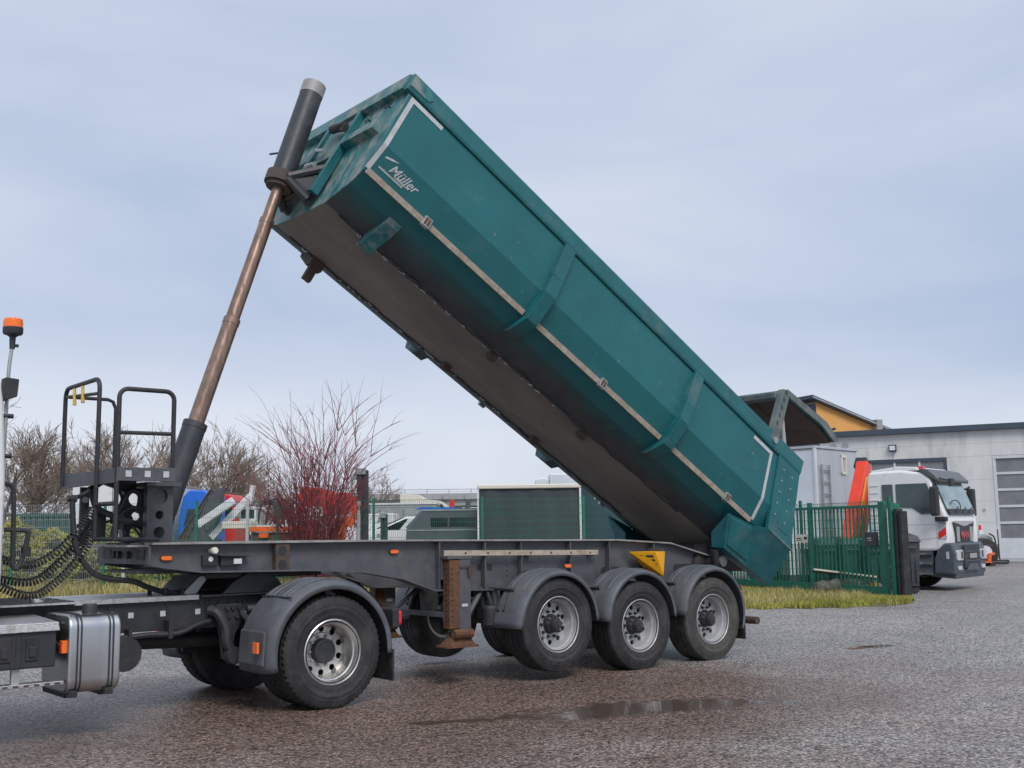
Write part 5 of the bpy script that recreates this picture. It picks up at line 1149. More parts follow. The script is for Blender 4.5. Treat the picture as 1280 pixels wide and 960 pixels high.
# grey lorry body, cream transporter roof, dark van, white car
t = cthing('grey_lorry', 'long pale grey lorry body below the overpass', 'lorry', 462, 50)
MB().box(0,3.0,0,2.4,.9,zpx(634,50)).build('box_body', MK['greycon'], t, False, .03); MB().box(-.03,3.03,-.04,2.4,zpx(634,50),zpx(632,50)).build('roof_rail', M['whitep'], t, False); MB().box(.1,2.9,.3,2.1,.5,.9).build('frame', M['black'], t, False); wheels_simple(t, (.5,2.5), (.2,2.2), .48)
MB().box(.45,.47,-.01,0,1.0,2.7).box(1.5,1.52,-.01,0,1.0,2.7).build('panel_joint', M['black'], t, False)
t = cthing('car_transporter', 'cream car transporter cab roof with orange stripe under the overpass', 'lorry', 500, 56)
q = MB(); q.prism([(0,.9),(2.4,.9),(2.4,zpx(637,56)),(2.0,zpx(630,56)),(1.2,zpx(628,56)),(1.25,zpx(627,56)),(.9,zpx(622,56)),(0,zpx(621,56))], 0, 2.4); c = q.build('cab', MK['cream'], t, False, .04)
MB().prism([(1.72,zpx(640,56)),(1.88,zpx(640,56)),(1.82,zpx(632,56)),(1.70,zpx(632,56))], -.02, -.004).build('orange_stripe', MK['orangep'], c, False); MB().prism([(1.95,zpx(640,56)),(2.3,zpx(640,56)),(2.1,zpx(634,56)),(1.95,zpx(633,56))], -.02, -.004).build('window', M['glass'], c, False); wheels_simple(t, (.5,1.9), (.2,2.2), .5)
for lab, px, d, ma in (('dark red slanted ramp blade right of the cream roof', 557, 50, MK['redcab']), ('dark grey slanted ramp blade left of the curtain trailer', 577, 50, MK['ramp'])):
    t = cthing('ramp_blade', lab, 'ramp', px, d); q = MB(); beam(q, 0, 1.2, .05+.28, zpx(629,d), .22, 0, .15); q.build('blade', ma, t, False, .01); MB().box(-.3,.5,-.2,.6,0,1.3).build('stand', MK['ramp'], t, False)
t = cthing('dark_van', 'dark grey van with tinted side windows left of the curtain trailer', 'van', 507, 35.5)
q = MB(); z_ = lambda y: zpx(y, 35.5)
q.prism([(0,.5),(4.9,.5),(4.9,z_(643)),(4.6,z_(641)),(.55,z_(641)),(.18,z_(656)),(.02,z_(664)),(-.02,1.1)], 0, 1.95); c = q.build('body', MK['darkgrey'], t, False, .05)
MB().box(.80,2.30,-.012,-.002,z_(662),z_(651)).build('side_window', M['glass'], c, False); MB().box(1.35,1.39,-.02,-.013,z_(662),z_(651)).build('pillar', MK['darkgrey'], c, False)
q = MB(); q.hexa([(.02,.12,z_(663)),(.02,1.83,z_(663)),(.50,1.83,z_(643)),(.50,.12,z_(643))],[(-.01,.12,z_(662.5)),(-.01,1.83,z_(662.5)),(.47,1.83,z_(642.5)),(.47,.12,z_(642.5))]); q.build('windscreen', M['glass'], c, False)
MB().box(.5,4.7,-.02,.02,z_(642.5),z_(640.5)).build('roof_rail', M['galv'], c, False); MB().box(0,4.8,-.015,-.002,z_(667),z_(665)).build('trim', M['galv'], c, False); wheels_simple(t, (.75,3.9), (.1,1.85), .35)
MB().prism([(.25,z_(640)),(1.6,z_(640)),(1.6,z_(638)),(.45,z_(637.5))], .5, 1.6).build('roof_cover', MK['blue'], c, False)
t = cthing('white_car', 'white car with raked windscreen before the dark van', 'car', 463, 38.5)
z_ = lambda y: zpx(y, 38.5)
q = MB(); q.prism([(-.6,.45),(2.9,.45),(2.9,1.2),(2.6,z_(650)),(1.25,z_(649)),(.15,z_(666)),(-.5,1.28),(-.6,1.0)], 0, 1.8); c = q.build('body', M['white'], t, False, .06)
q = MB(); q.prism([(.35,z_(665)),(1.0,z_(665)),(1.3,z_(652)),(1.2,z_(652))], -.012, -.002); q.build('side_window', M['glass'], c, False); q = MB(); q.hexa([(.22,.15,z_(664)),(.22,1.65,z_(664)),(1.12,1.6,z_(651)),(1.12,.2,z_(651))],[(.19,.15,z_(663)),(.19,1.65,z_(663)),(1.09,1.6,z_(650)),(1.09,.2,z_(650))]); q.build('windscreen', M['glass'], c, False); wheels_simple(t, (.2,2.3), (.1,1.7), .32)
# curtain-sided trailers
t = cthing('curtain_trailer', 'dark curtain sided trailer with cream top beam behind the fence', 'trailer', 598, 33)
W_ = loc_of(t, 726, 33)[0]; z_ = lambda y: 1.63+(666-y)*33/F_PX
q = MB(); nx, nz_ = 46, 18; vs = [(W_*i/nx, .012*math.sin(i*.55+j*.12)+.007*math.sin(i*.31-j*.2)+.012*random.random()*(j/nz_), .9+(z_(612)-.9)*j/nz_) for j in range(nz_+1) for i in range(nx+1)]
q.add(vs, [(j*(nx+1)+i,j*(nx+1)+i+1,(j+1)*(nx+1)+i+1,(j+1)*(nx+1)+i) for j in range(nz_) for i in range(nx)]); q.build('curtain', MK['tarp'], t, True, ang=70)
MB().box(0,W_,.06,7.0,.9,z_(612)).build('box_body', MK['tarp'], t, False)
MB().box(-.03,W_+.03,-.07,.10,z_(613),z_(607.5)).build('top_beam', MK['cream'], t, False, .03)
for x in (.0,W_): MB().box(x-.03,x+.03,-.07,-.04,.85,z_(613)).build('corner_post', M['whitep'], t, False)
MB().box(.0,W_,.0,7,.65,.9).build('frame', M['black'], t, False); wheels_simple(t, (.4,W_-.4), (1.2,5.5), .48)
t = cthing('navy_trailer', 'navy blue tarpaulin trailer with white letters beside the curtain trailer', 'trailer', 727.5, 33.6)
W_ = loc_of(t, 850, 33.6)[0]
b = MB().box(0,W_,0,6.5,.9,z_(604)).build('box_body', MK['tarpb'], t, False, .02); MB().box(-.02,W_,-.03,.05,z_(605),z_(603)).build('top_rail', MK['ramp'], t, False)
me = text_mesh('Ve', .34, .2, .004, 'lettering'); me.materials.append(M['tape']); o = bpy.data.objects.new('lettering', me); col.objects.link(o); o.parent = t; o.rotation_euler = (PI/2,0,0); o.location = (.30,-.006,z_(627))
MB().box(0,W_,.3,6,.55,.9).build('frame', M['black'], t, False); wheels_simple(t, (.5,2.3), (1.2,5.0), .48)
t = cthing('pale_blue_van', 'pale grey blue box van roof above the curtain trailer', 'van', 688, 44); z_ = lambda y: 1.63+(665-y)*44/F_PX
MB().box(0,3.2,0,2.3,.8,z_(594)).build('box_body', MK['silverl'], t, False, .03)
q = MB(); q.prism([(-.9,.6),(0,.6),(0,z_(600)),(-.35,z_(598.5)),(-.55,z_(601)),(-.75,1.9),(-.9,1.6)], .1, 2.2); c = q.build('cab', M['whitep'], t, False, .04); MB().prism([(-.6,2.0),(-.1,2.0),(-.1,2.7),(-.45,2.7)], .09, .098).build('side_window', M['glass'], c, False); wheels_simple(t, (-.4,2.5), (.3,2.0), .42)

# overpass
t = cthing('overpass', 'concrete road overpass with railing in the distance', 'bridge', 380, 120, 4)
z_ = lambda y: 1.63+(666.5-y)*120/F_PX
MB().box(0,48,0,9,z_(633),z_(620.5)).build('deck', MK['concd'], t, False); MB().box(0,48,-.35,0,z_(625),z_(617.5)).build('edge_beam', MK['greycon'], t, False)
for i in range(20): MB().box(1.2+i*2.4,1.28+i*2.4,-.2,-.12,z_(618),z_(612)).build('railing_post', M['galv'], t, False)
MB().box(0,48,-.2,-.12,z_(613),z_(612.2)).box(0,48,-.2,-.12,z_(615.5),z_(615)).build('handrail', M['galv'], t, False)
for i in range(7): MB().box(2+i*7,3.1+i*7,.6,8.4,0,z_(633)).build('pier', MK['concd'], t, False)
MB().box(0,48,8.6,8.9,0,z_(634)).build('back_wall', MK['greycon'], t, False)
for i in range(20): MB().box(.5+i*2.4,.62+i*2.4,-.5,-.34,z_(623.5),z_(619)).build('bracket', MK['concd'], t, False)
# ------------------------------------------------------------------ right hand side: gate, container, truck, buildings
A, Bp = cam_pt(905, 30.9), cam_pt(1108, 25.3)
dv = Bp-A; gl = dv.length; grot = math.atan2(dv.y, dv.x)
gate = thing('bar_gate', 'green metal bar gate standing in the grass strip at right', 'gate', (A.x,A.y,.06), grot)
MB().box(0,gl,-.03,.03,2.0,2.07).build('top_rail', M['green_fence'], gate, False, .004)
MB().box(0,gl,-.03,.03,.06,.22).build('bottom_rail', M['green_fence'], gate, False, .004)
xp = None
for fx in (.06, gl*.583, gl-.10):
    w_ = .05 if fx < gl-.2 else .09
    MB().box(fx-w_,fx+w_,-.05,.05,0,2.18 if fx < gl-.2 else 2.14).build('gate_post', M['green_fence'], gate, False, .006)
nb_ = int(gl/.135)
bm_ = MB().box(-.014,.014,-.014,.014,.2,2.02).mesh('bar', False); bm_.materials.append(M['green_fence'])
for i in range(nb_):
    x = .15+i*.135
    if x > gl-.25: break
    o = bpy.data.objects.new('bar', bm_); col.objects.link(o); o.parent = gate; o.location = (x,0,0)
MB().box(gl*.583-.58,gl*.583-.10,-.022,-.016,1.20,1.40).build('sign', MK['cream'], gate, False)
sg = gl*.583-.68
MB().box(sg+.16,sg+.34,-.024,-.0225,1.29,1.315).box(sg+.16,sg+.38,-.024,-.0225,1.25,1.265).prism([(sg+.42,1.30),(sg+.46,1.35),(sg+.54,1.34),(sg+.55,1.28),(sg+.47,1.27)], -.024,-.0225).build('sign_print', M['black'], gate, False)
MB().box(gl-.55,gl-.24,-.16,-.02,1.12,1.45).build('letter_box', MK['greybin'], gate, False, .01); MB().box(gl-.46,gl-.33,-.163,-.16,1.30,1.32).box(gl-.44,gl-.33,-.163,-.16,1.25,1.27).build('box_print', M['tape'], gate, False)
# mesh panel with spikes along the back of the gate
mf = thing('mesh_fence', 'green wire mesh panel with spiked top directly behind the bar gate', 'fence', (A.x,A.y,.06), grot)
q = MB()
for i in range(int(gl/.05)): x = i*.05; q.box(x-.003,x+.003,.09,.096,.1,2.16)
for k_ in range(11): q.box(0,gl,.085,.09,.14+k_*.2-.004,.14+k_*.2+.004)
q.build('mesh_panel', M['green_fence'], mf, False)
for x in (.05, gl*.5, gl-.02): MB().box(x-.03,x+.03,.11,.17,-.05,2.25).build('post', M['green_fence'], mf, False)
# end post with black slide buffers
ep = thing('gate_end_post', 'tall green gate end post with black rubber buffer strips', 'post', cam_pt(1121,25.0), grot)
MB().box(-.20,-.06,-.06,.06,0,2.16).build('green_post', M['green_fence'], ep, False, .006); MB().box(-.05,-.02,-.14,.14,0,2.14).build('mesh_edge', M['green_fence'], ep, False)
for i in range(2): MB().box(.02+.13*i,.11+.13*i,-.10,.10,0,2.02-.05*i).build('buffer_strip', M['rubber'], ep, False, .01)
# wheelie bins
def big_bin(label, px, d, phi, ma, z1=1.30, w_=.95, grp='green waste bins behind the gate'):
    t = cthing('waste_bin', label, 'bin', px, d, phi, grp)
    q = MB(); q.hexa([(.06,.06,.18),(w_-.06,.06,.18),(w_-.06,.84,.18),(.06,.84,.18)],[(0,0,z1-.18),(w_,0,z1-.18),(w_,.9,z1-.18),(0,.9,z1-.18)]); q.build('tub', ma, t, False, .02)
    q = MB(); q.hexa([(-.03,-.03,z1-.18),(w_+.03,-.03,z1-.18),(w_+.03,.93,z1-.18),(-.03,.93,z1-.18)],[(.04,.02,z1-.02),(w_-.04,.02,z1-.02),(w_-.04,.9,z1+.04),(.04,.9,z1+.04)]); q.build('lid', ma, t, False, .02)
    for i in range(4): MB().box(w_*(.13+i*.21),w_*(.13+i*.21)+.04,-.012 if w_ > .6 else .005,.05,.3,z1-.25).build('rib', ma, t, False)
    q = MB(); q.tube([(.1,-.06,z1-.30),(w_-.1,-.06,z1-.30)], .02, 8); q.build('handle', ma, t)
    for x in (.15,w_-.15):
        for y in (.15,.75): q = MB(); q.lathe([(.001,-.03),(.09,-.03),(.1,0),(.09,.03),(.001,.03)], (x,y,.1), 'y', 14); q.build('castor', M['black'], t)
big_bin('dark green waste bin behind the gate, left of three', 1022, 29.8, 8, MK['greenbin'], 1.32)
big_bin('dark green waste bin behind the gate, middle of three', 1053, 29.4, 4, MK['greenbin'], 1.34)
big_bin('dark green waste bin behind the gate next to its end post', 1082, 29.0, 8, MK['greenbin'], 1.30)
big_bin('charcoal waste bin with lid in front of the white truck cab', 1121, 27.2, -8, MK['greybin'], 1.42, .52, None)
# mossy rubble and bucket
rb = cthing('rubble_heap', 'heap of mossy stones and planks behind the gate bars', 'rubble', 1060, 27.1)
R_ = random.Random(9)
for i in range(20):
    f_ = R_.random(); x = -.65+1.15*f_; z = .08+.42*R_.random()*(1-abs(f_-.4)); s_ = R_.uniform(.14,.25); q = MB()
    vs = []
    for a in range(7):
        for b_ in range(5):
            th_, ph_ = 2*PI*a/7, PI*(b_+.5)/5; rr_ = s_*R_.uniform(.8,1.15); vs.append((rr_*1.5*math.cos(th_)*math.sin(ph_), rr_*math.sin(th_)*math.sin(ph_), rr_*.8*math.cos(ph_)))
    q.add(vs, [(a*5+b_,a*5+b_+1,((a+1) % 7)*5+b_+1,((a+1) % 7)*5+b_) for a in range(7) for b_ in range(4)]+[tuple(a*5 for a in range(7)), tuple(a*5+4 for a in range(7))[::-1]])
    q.build('stone', MK['moss'], rb, True, loc=(x, R_.uniform(-.2,.3), z), ang=50)
for i in range(3):
    q = MB(); q.hexa([(-.95,-.3+i*.12,.62-.03*i),(.55,-.3+i*.12,.42-.04*i),(.55,-.2+i*.12,.42-.04*i),(-.95,-.2+i*.12,.62-.03*i)],[(-.95,-.3+i*.12,.66-.03*i),(.55,-.3+i*.12,.46-.04*i),(.55,-.2+i*.12,.46-.04*i),(-.95,-.2+i*.12,.66-.03*i)]); q.build('plank', MK['cream'] if i == 0 else MK['moss'], rb, False)
bk = cthing('bucket', 'small yellow bucket on the ground behind the gate', 'bucket', 1087, 26.9)
q = MB(); q.lathe([(.001,0),(.10,0),(.135,.24),(.145,.25),(.13,.245),(.095,.01)], (0,0,0.05), 'z', 20); q.build('tub', M['yellow'], bk); q = MB(); q.tube([(-.13,0,.29),(-.1,-.08,.2),(0,-.15,.16),(.1,-.08,.2),(.13,0,.29)], .008, 6); q.build('handle', M['galv'], bk)
# white crates
ct_ = cthing('white_crate', 'white slatted crate behind the left end of the gate', 'crate', 984, 30.6, 10)
for i in range(5):
    MB().box(.0+i*.13,.09+i*.13,0,.03,.35,1.05).build('slat', M['whitep'], ct_, False)
MB().box(0,.62,.03,.6,.35,1.0).build('liner', MK['greycon'], ct_, False); MB().box(0,.62,0,.6,.06,.33).build('base', MK['ramp'], ct_, False)
# silver container with ladder
cc = cthing('silver_container', 'silver container body with a ladder on its end beside the red crane', 'container', 1023.5, 32, 46)
MB().box(0,2.55,0,7.0,.9,3.92).build('end_wall', MK['silver'], cc, False, .02)
MB().box(-.012,-.002,.05,6.95,.95,3.86).build('side_skin', MK['silverl'], cc, False); MB().box(-.05,2.6,-.04,7.02,3.92,3.99).build('roof_edge', MK['silver'], cc, False, .01)
MB().box(-.05,.04,-.03,.05,.9,3.93).build('corner_post', MK['silverl'], cc, False, .01)
for y in (.9,2.2,3.5): MB().box(-.03,-.012,y,y+.04,.95,3.85).build('side_rib', MK['silverl'], cc, False)
ld = MB(); ld.box(.22,.27,-.09,-.04,1.0,3.45); ld.box(.66,.71,-.09,-.04,1.0,3.45); l0 = ld.build('ladder', M['galv'], cc, False)
for i in range(7): MB().tube([(.27,-.065,1.2+i*.35),(.66,-.065,1.2+i*.35)], .02, 8).build('rung', M['galv'], l0)
MB().box(1.50,1.56,-.05,-.0,3.2,3.8).box(1.75,1.80,-.05,0,3.2,3.8).box(1.5,1.8,-.045,0,3.7,3.76).box(1.5,1.8,-.045,0,3.2,3.26).build('hatch_frame', MK['cream'], cc, False)
MB().box(.3,2.3,.3,6.7,.5,.9).build('frame', M['black'], cc, False); wheels_simple(cc, (.3,2.2), (1.2,5.5), .48)
# white truck
wt = cthing('flatbed_truck', 'white truck with grey bumper and dark visor parked before the garage', 'truck', 1203, 29.0, -40)
wp = [(0,1.0),(.02,1.35),(0,1.85),(-.06,2.02),(-.36,2.84),(-.55,3.0),(-1.1,3.08),(-1.95,3.06),(-2.02,2.9),(-2.05,1.0)]
q = MB(); q.prism(wp, -1.17, 1.17); cab2 = q.build('cab', M['white'], wt, True, .07, ang=28, seg=4)
def side_part(pts, name, ma, par, off=.004, th=.02):
    q = MB(); q.prism(pts, -1.17-off-th, -1.17-off); q.build(name, ma, par, False, .004)
    if name != 'door_gap':
        q = MB(); q.prism(pts, 1.17+off, 1.17+off+th); q.build(name, ma, par, False, .004)
side_part([(-.32,1.95),(-.62,1.93),(-.85,2.10),(-1.25,2.12),(-1.25,2.72),(-.45,2.72),(-.33,2.4)], 'side_window', M['glassc'], cab2)
side_part([(-1.33,2.12),(-1.62,2.12),(-1.62,2.72),(-1.33,2.72)], 'rear_side_window', M['glassc'], cab2)
for pts in ([(-.26,1.05),(-.25,1.05),(-.27,2.0),(-.28,2.0)], [(-1.42,1.05),(-1.40,1.05),(-1.40,2.05),(-1.42,2.05)], [(-.27,1.66),(-1.41,1.66),(-1.41,1.67),(-.27,1.67)], [(-.0,1.36),(-1.41,1.18),(-1.41,1.19),(-.0,1.37)]): side_part(pts, 'door_gap', MK['greycon'], cab2, .0005, .004)
for i in range(8):
    side_part([(-1.72,1.35+i*.19),(-1.95,1.35+i*.19),(-1.95,1.39+i*.19),(-1.72,1.39+i*.19)], 'air_vent', MK['silverl'], cab2, .002, .012)
q = MB(); q.hexa([(-.02,-1.02,2.03),(-.02,1.02,2.03),(-.31,.98,2.80),(-.31,-.98,2.80)],[(-.055+.05,-1.02,2.045),(-.055+.05,1.02,2.045),(-.345+.05,.98,2.815),(-.345+.05,-.98,2.815)]); q.build('windscreen', M['glassg'], cab2, False)
q = MB(); q.hexa([(.03,-1.0,1.92),(.03,1.0,1.92),(-.03,1.0,2.05),(-.03,-1.0,2.05)],[(.055,-1.0,1.92),(.055,1.0,1.92),(-.0,1.0,2.06),(-.0,-1.0,2.06)]); q.build('wiper_cowl', M['black'], cab2, False)
for y in (-.6,.0,.5):
    q = MB(); q.tube([(.05,y,1.98),(-.02,y+.45,2.11)], .014, 6); q.build('wiper', M['black'], cab2)
q = MB(); q.tube([(-.30+.06*math.cos(a), -.45+.22*math.cos(a), 2.12+.16*math.sin(a)) for a in np.linspace(0,2*PI,17)], .014, 6); 
q.v = [(x+.30, y, z) for x, y, z in q.v]; q.build('steering_wheel', M['black'], cab2)
q = MB(); q.prism([(-.16,2.74),(-.14,2.82),(-.38,3.06),(-.62,3.12),(-.60,3.02),(-.42,2.90)], -1.19, 1.19); q.build('sun_visor', MK['visor'], cab2, False, .02)
q = MB(); q.box(-.72,-.60,-.95,-.75,3.08,3.17); q.build('roof_beacon', M['red'], cab2, False, .01)
q = MB(); q.prism([(-.68,3.06),(-1.9,3.02),(-1.9,3.10),(-1.2,3.18),(-.72,3.15)], -1.12, 1.12); q.build('roof_cap', M['white'], cab2, False, .02)
for s in (-1, 1):
    q = MB(); q.box(-.28,-.08,s*1.42-.10,s*1.42+.10,1.88,2.62); mr = q.build('mirror', M['blackp'], cab2, False, .04)
    for za, zb in ((2.6,2.66),(1.95,1.92)):
        q = MB(); q.tube([(-.25,s*1.17,za),(-.2,s*1.4,zb)], .03, 8); q.build('mirror_arm', M['blackp'], cab2)
q = MB(); q.box(-.25,.05,-1.32,-1.16,1.74,1.86); q.build('kerb_mirror', M['blackp'], cab2, False, .03)
q = MB(); q.box(.10,.18,-1.18,-.92,2.62,2.82); q.tube([(-.2,-1.05,2.85),(.14,-1.05,2.76)], .02, 6); q.build('front_mirror', M['blackp'], cab2, False, .03)
q = MB(); q.prism([(.80,1.72),(-.80,1.72),(-.74,1.58),(-.66,1.20),(.66,1.20),(.74,1.58)], .02, .045, 'yz'); gr = q.build('grille', M['black'], cab2, False, .01)
q = MB(); q.prism([(.80,1.71),(.5,1.68),(.2,1.63),(0,1.61),(-.2,1.63),(-.5,1.68),(-.80,1.71),(-.80,1.75),(.80,1.75)], .03, .055, 'yz'); q.build('grille_bar', M['alu'], cab2, False, .005)
for s in (-1, 1): MB().box(.046,.056,min(s*.40,s*.62),max(s*.40,s*.62),1.22,1.60).build('grille_mesh', MK['greycon'], cab2, False)
me = text_mesh('MAN', .27, 0, .004, 'lettering', .003); me.materials.append(MK['pinkred']); o = bpy.data.objects.new('lettering', me); col.objects.link(o); o.parent = cab2
xs_ = [v.co.x for v in me.vertices]; o.matrix_basis = Matrix.Translation((.06,-(max(xs_)+min(xs_))/2,1.30)) @ Matrix(((0,0,1,0),(1,0,0,0),(0,1,0,0),(0,0,0,1)))
for s in (-1, 1):
    MB().prism([(-.02,1.30),(-.22,1.30),(-.22,1.72),(-.02,1.72)], s*1.178-.004, s*1.178+.004).build('marker_panel', M['tape'], cab2, False)
    MB().prism([(-.02,1.42),(-.22,1.30),(-.22,1.46),(-.02,1.60)], s*1.186-.003, s*1.186+.003).build('red_stripe', M['red'], cab2, False)
q = MB(); q.prism([(.15,.40),(.18,.95),(.10,1.20),(-.10,1.20),(-.26,1.04),(-.36,.80),(-.38,.42)], -1.20, 1.20); bmp = q.build('bumper', MK['bumper'], wt, False, .05)
q = MB(); q.box(.165,.20,-.60,.60,.56,1.14); q.build('lower_grille', M['black'], bmp, False, .01)
for z in (.72,.84,.96): MB().box(.20,.215,-.56,.56,z,z+.022).build('grille_slat', MK['bumper'], bmp, False)
MB().box(.22,.235,-.27,.27,.80,.92).build('number_plate', MK['greycon'], bmp, False)
q = MB(); q.prism([(.5,.50),(.28,.66),(-.28,.66),(-.5,.50)], .19, .225, 'yz'); q.build('tow_frame', MK['bumper'], bmp, False)
for s in (-1, 1):
    q = MB(); q.prism(rrect(min(s*.70,s*1.14),max(s*.70,s*1.14),.76,1.02,.05,3), .165, .21, 'yz'); hl = q.build('headlight', M['clear'], bmp, False, .006)
    MB().box(.205,.212,min(s*.74,s*.88),max(s*.74,s*.88),.80,.98).build('bulb_housing', M['black'], bmp, False)
    q = MB(); q.box(-.05,.02,min(s*1.195,s*1.21),max(s*1.195,s*1.21),.8,.98); q.build('side_lens', M['clear'], bmp, False)
    q = MB(); q.prism(rrect(min(s*.78,s*1.05),max(s*.78,s*1.05),.52,.62,.03,3), .165, .19, 'yz'); q.build('fog_lamp', M['clear'], bmp, False)
    for z in (.40,.66,.90):
        q = MB(); q.box(-.88,-.42,min(s*1.175,s*.9),max(s*1.175,s*.9),z,z+.045); q.build('step', M['alu'] if z > .3 else M['black'], wt, False)
    q = MB(); q.box(-.89,-.41,min(s*1.12,s*.85),max(s*1.12,s*.85),.42,1.0); q.build('step_well', MK['bumper'], wt, False)
    q = MB(); arc_guard(q, -1.42, .5, .545, -1.2, -.85, math.radians(12), math.radians(168), 18, crown=.01)
    if s > 0: q.xf(lambda p: (p[0], -p[1], p[2]))
    solid(q.build('wheel_arch', M['blackp'], wt), .015)
    make_wheel(wt, (-1.42,s*1.03,.5), .50, .30, .28, 'drive', M['rubber'], M['rimsil'], disc=.04, flip=s > 0)
    make_wheel(wt, (-5.2,s*1.0,.5), .50, .30, .28, 'drive', M['rubber'], M['rimsil'], disc=.12, flip=s > 0)
    MB().box(-7.2,-.4,s*.4-.04,s*.4+.04,.72,.98).build('frame_rail', M['black'], wt, False)
q = MB(); q.prism([(.12,.30),(.14,.42),(-.5,.46),(-.5,.36)], -1.1, 1.1); q.build('bumper_lip', MK['bumper'], bmp, False, .02)
MB().box(-7.4,-3.6,-1.2,1.2,1.05,1.2).build('flatbed', M['whitep'], wt, False)
# loader crane behind the cab
MB().box(-2.95,-2.45,-.75,.75,.75,1.3).build('crane_base', M['black'], wt, False, .03)
def obeam(xc, xw, ya, za, yb, zb, w_, name, ma):
    d = Vector((yb-ya, zb-za)).normalized(); n_ = Vector((-d.y, d.x))*w_/2
    return MB().prism([(ya-n_.x,za-n_.y),(yb-n_.x,zb-n_.y),(yb+n_.x,zb+n_.y),(ya+n_.x,za+n_.y)], xc-xw, xc+xw, 'yz').build(name, ma, wt, False, .02)
obeam(-2.72,.16,-1.12,1.0,.42,3.38,.32,'crane_boom',M['red_paint']); obeam(-2.72,.11,-.28,.9,.72,2.75,.20,'crane_boom',M['red_paint'])
obeam(-2.8,.16,.34,3.22,.55,3.48,.32,'boom_hinge',M['black']); obeam(-2.8,.06,-.16,1.5,.66,3.2,.16,'boom_ram',M['black']); obeam(-2.6,.03,-.60,1.3,.28,2.9,.05,'boom_hose',M['yellow'])
obeam(-2.555,.012,-.42,2.0,.16,3.0,.07,'boom_decal',M['yellow']); obeam(-2.8,.14,-.6,.85,-.45,1.5,.3,'crane_column',M['red_paint'])

# garage with sectional doors
gA, gB = cam_pt(1030, 55.0), cam_pt(1400, 49.2); gv = gB-gA; GL = gv.length
gb = thing('garage', 'pale concrete workshop garage with sectional doors and slate fascia', 'building', gA, math.atan2(gv.y, gv.x))
def gx_(px):   # local x where the bearing column meets the facade
    lo, hi = 0., GL
    for _ in range(40):
        m_ = (lo+hi)/2; p = gA+gv*(m_/GL)-Vector((CX,CY,0)); pp = 642.5+F_PX/.991*(p.dot(RIGHT)/p.dot(FWD))
        if pp < px: lo = m_
        else: hi = m_
    return lo
GH = 6.05
MB().box(0,GL,.12,12,0,GH).build('core_wall', MK['concrete'], gb, False)
d1a, d1b, d2a, d2b = gx_(1092), gx_(1186), gx_(1249), gx_(1249)+4.0
zr = [.75,1.75,2.75,3.75,4.85,5.45,GH]
xcuts = [0, d1a-.1, d1b+.1, d2a-.1, d2b+.1, GL]
for (xa, xb, isdoor) in zip(xcuts, xcuts[1:], (0,1,0,1,0)):
    for za, zb in zip(zr, zr[1:]):
        if isdoor and zb <= 4.86: continue
        MB().box(xa+.002,xb-.002,0,.118,za+.003,zb-.003).build('wall_panel', MK['concrete'], gb, False)
    if not isdoor: MB().box(xa,xb,-.02,.12,0,.74).build('plinth', mat('olive_plinth', (.20,.20,.17), .9, 0, .2, 2), gb, False)
MB().box(-.2,GL+.2,-.25,12.2,GH+.004,GH+.27).build('roof_fascia', MK['fascia'], gb, False, .01)
for xa, xb in ((d1a, d1b), (d2a, d2b)):
    dr = MB().box(xa-.09,xa-.0,-.01,.119,0,4.84).box(xb,xb+.09,-.01,.119,0,4.84).box(xa,xb,-.01,.119,4.70,4.84).build('garage_door', MK['fascia'] if xa == d1a else MK['dooralu'], gb, False)
    MB().box(xa,xb,.03,.11,0,.92).build('kick_panel', MK['doorpan'], dr, False)
    for i in range(6): MB().box(xa,xb,.022,.03,.12+i*.14,.135+i*.14).build('panel_groove', MK['dooralu'], dr, False)
    for r_ in range(5):
        za = .92+r_*.76
        MB().box(xa,xb,.03,.10,za,za+.11).build('door_rail', MK['dooralu'], dr, False)
        nc = 3
        for c_ in range(nc):
            x0 = xa+(xb-xa)*c_/nc; x1 = xa+(xb-xa)*(c_+1)/nc
            MB().box(x0+.05,x1-.05,.07,.09,za+.11,za+.76).build('pane', MK['pane'], dr, False)
            MB().box(x0-.05 if c_ else x0,x0+.05,.03,.10,za+.11,za+.76).build('mullion', MK['dooralu'], dr, False)
x = gx_(1122); q = MB(); q.prism([(-.22,5.55),(-.02,5.55),(-.02,5.22),(-.16,5.25)], x-.17, x+.17, 'yz'); wl_ = q.build('wall_lamp', M['black'], gb, False, .01); MB().box(x-.13,x+.13,-.225,-.15,5.28,5.5).build('lamp_glass', MK['silverl'], gb, False); MB().box(x-.02,x+.02,-.05,0,4.95,5.2).build('lamp_cable', M['galv'], gb, False)
x = gx_(1232); MB().tube([(x,-.04,2.35),(x,.0,2.35)], .06, 10).build('wall_cap', MK['greycon'], gb)
for xx in (gx_(1047), gx_(1062)): MB().tube([(xx,-.05,5.6),(xx,.0,5.6)], .16, 12).build('vent_disc', MK['greycon'], gb)
q = MB(); q.box(gx_(1215),GL,-3.0,-.03,0,.10); o = q.build('garage_apron', MK['greycon'], gb, False, .02)
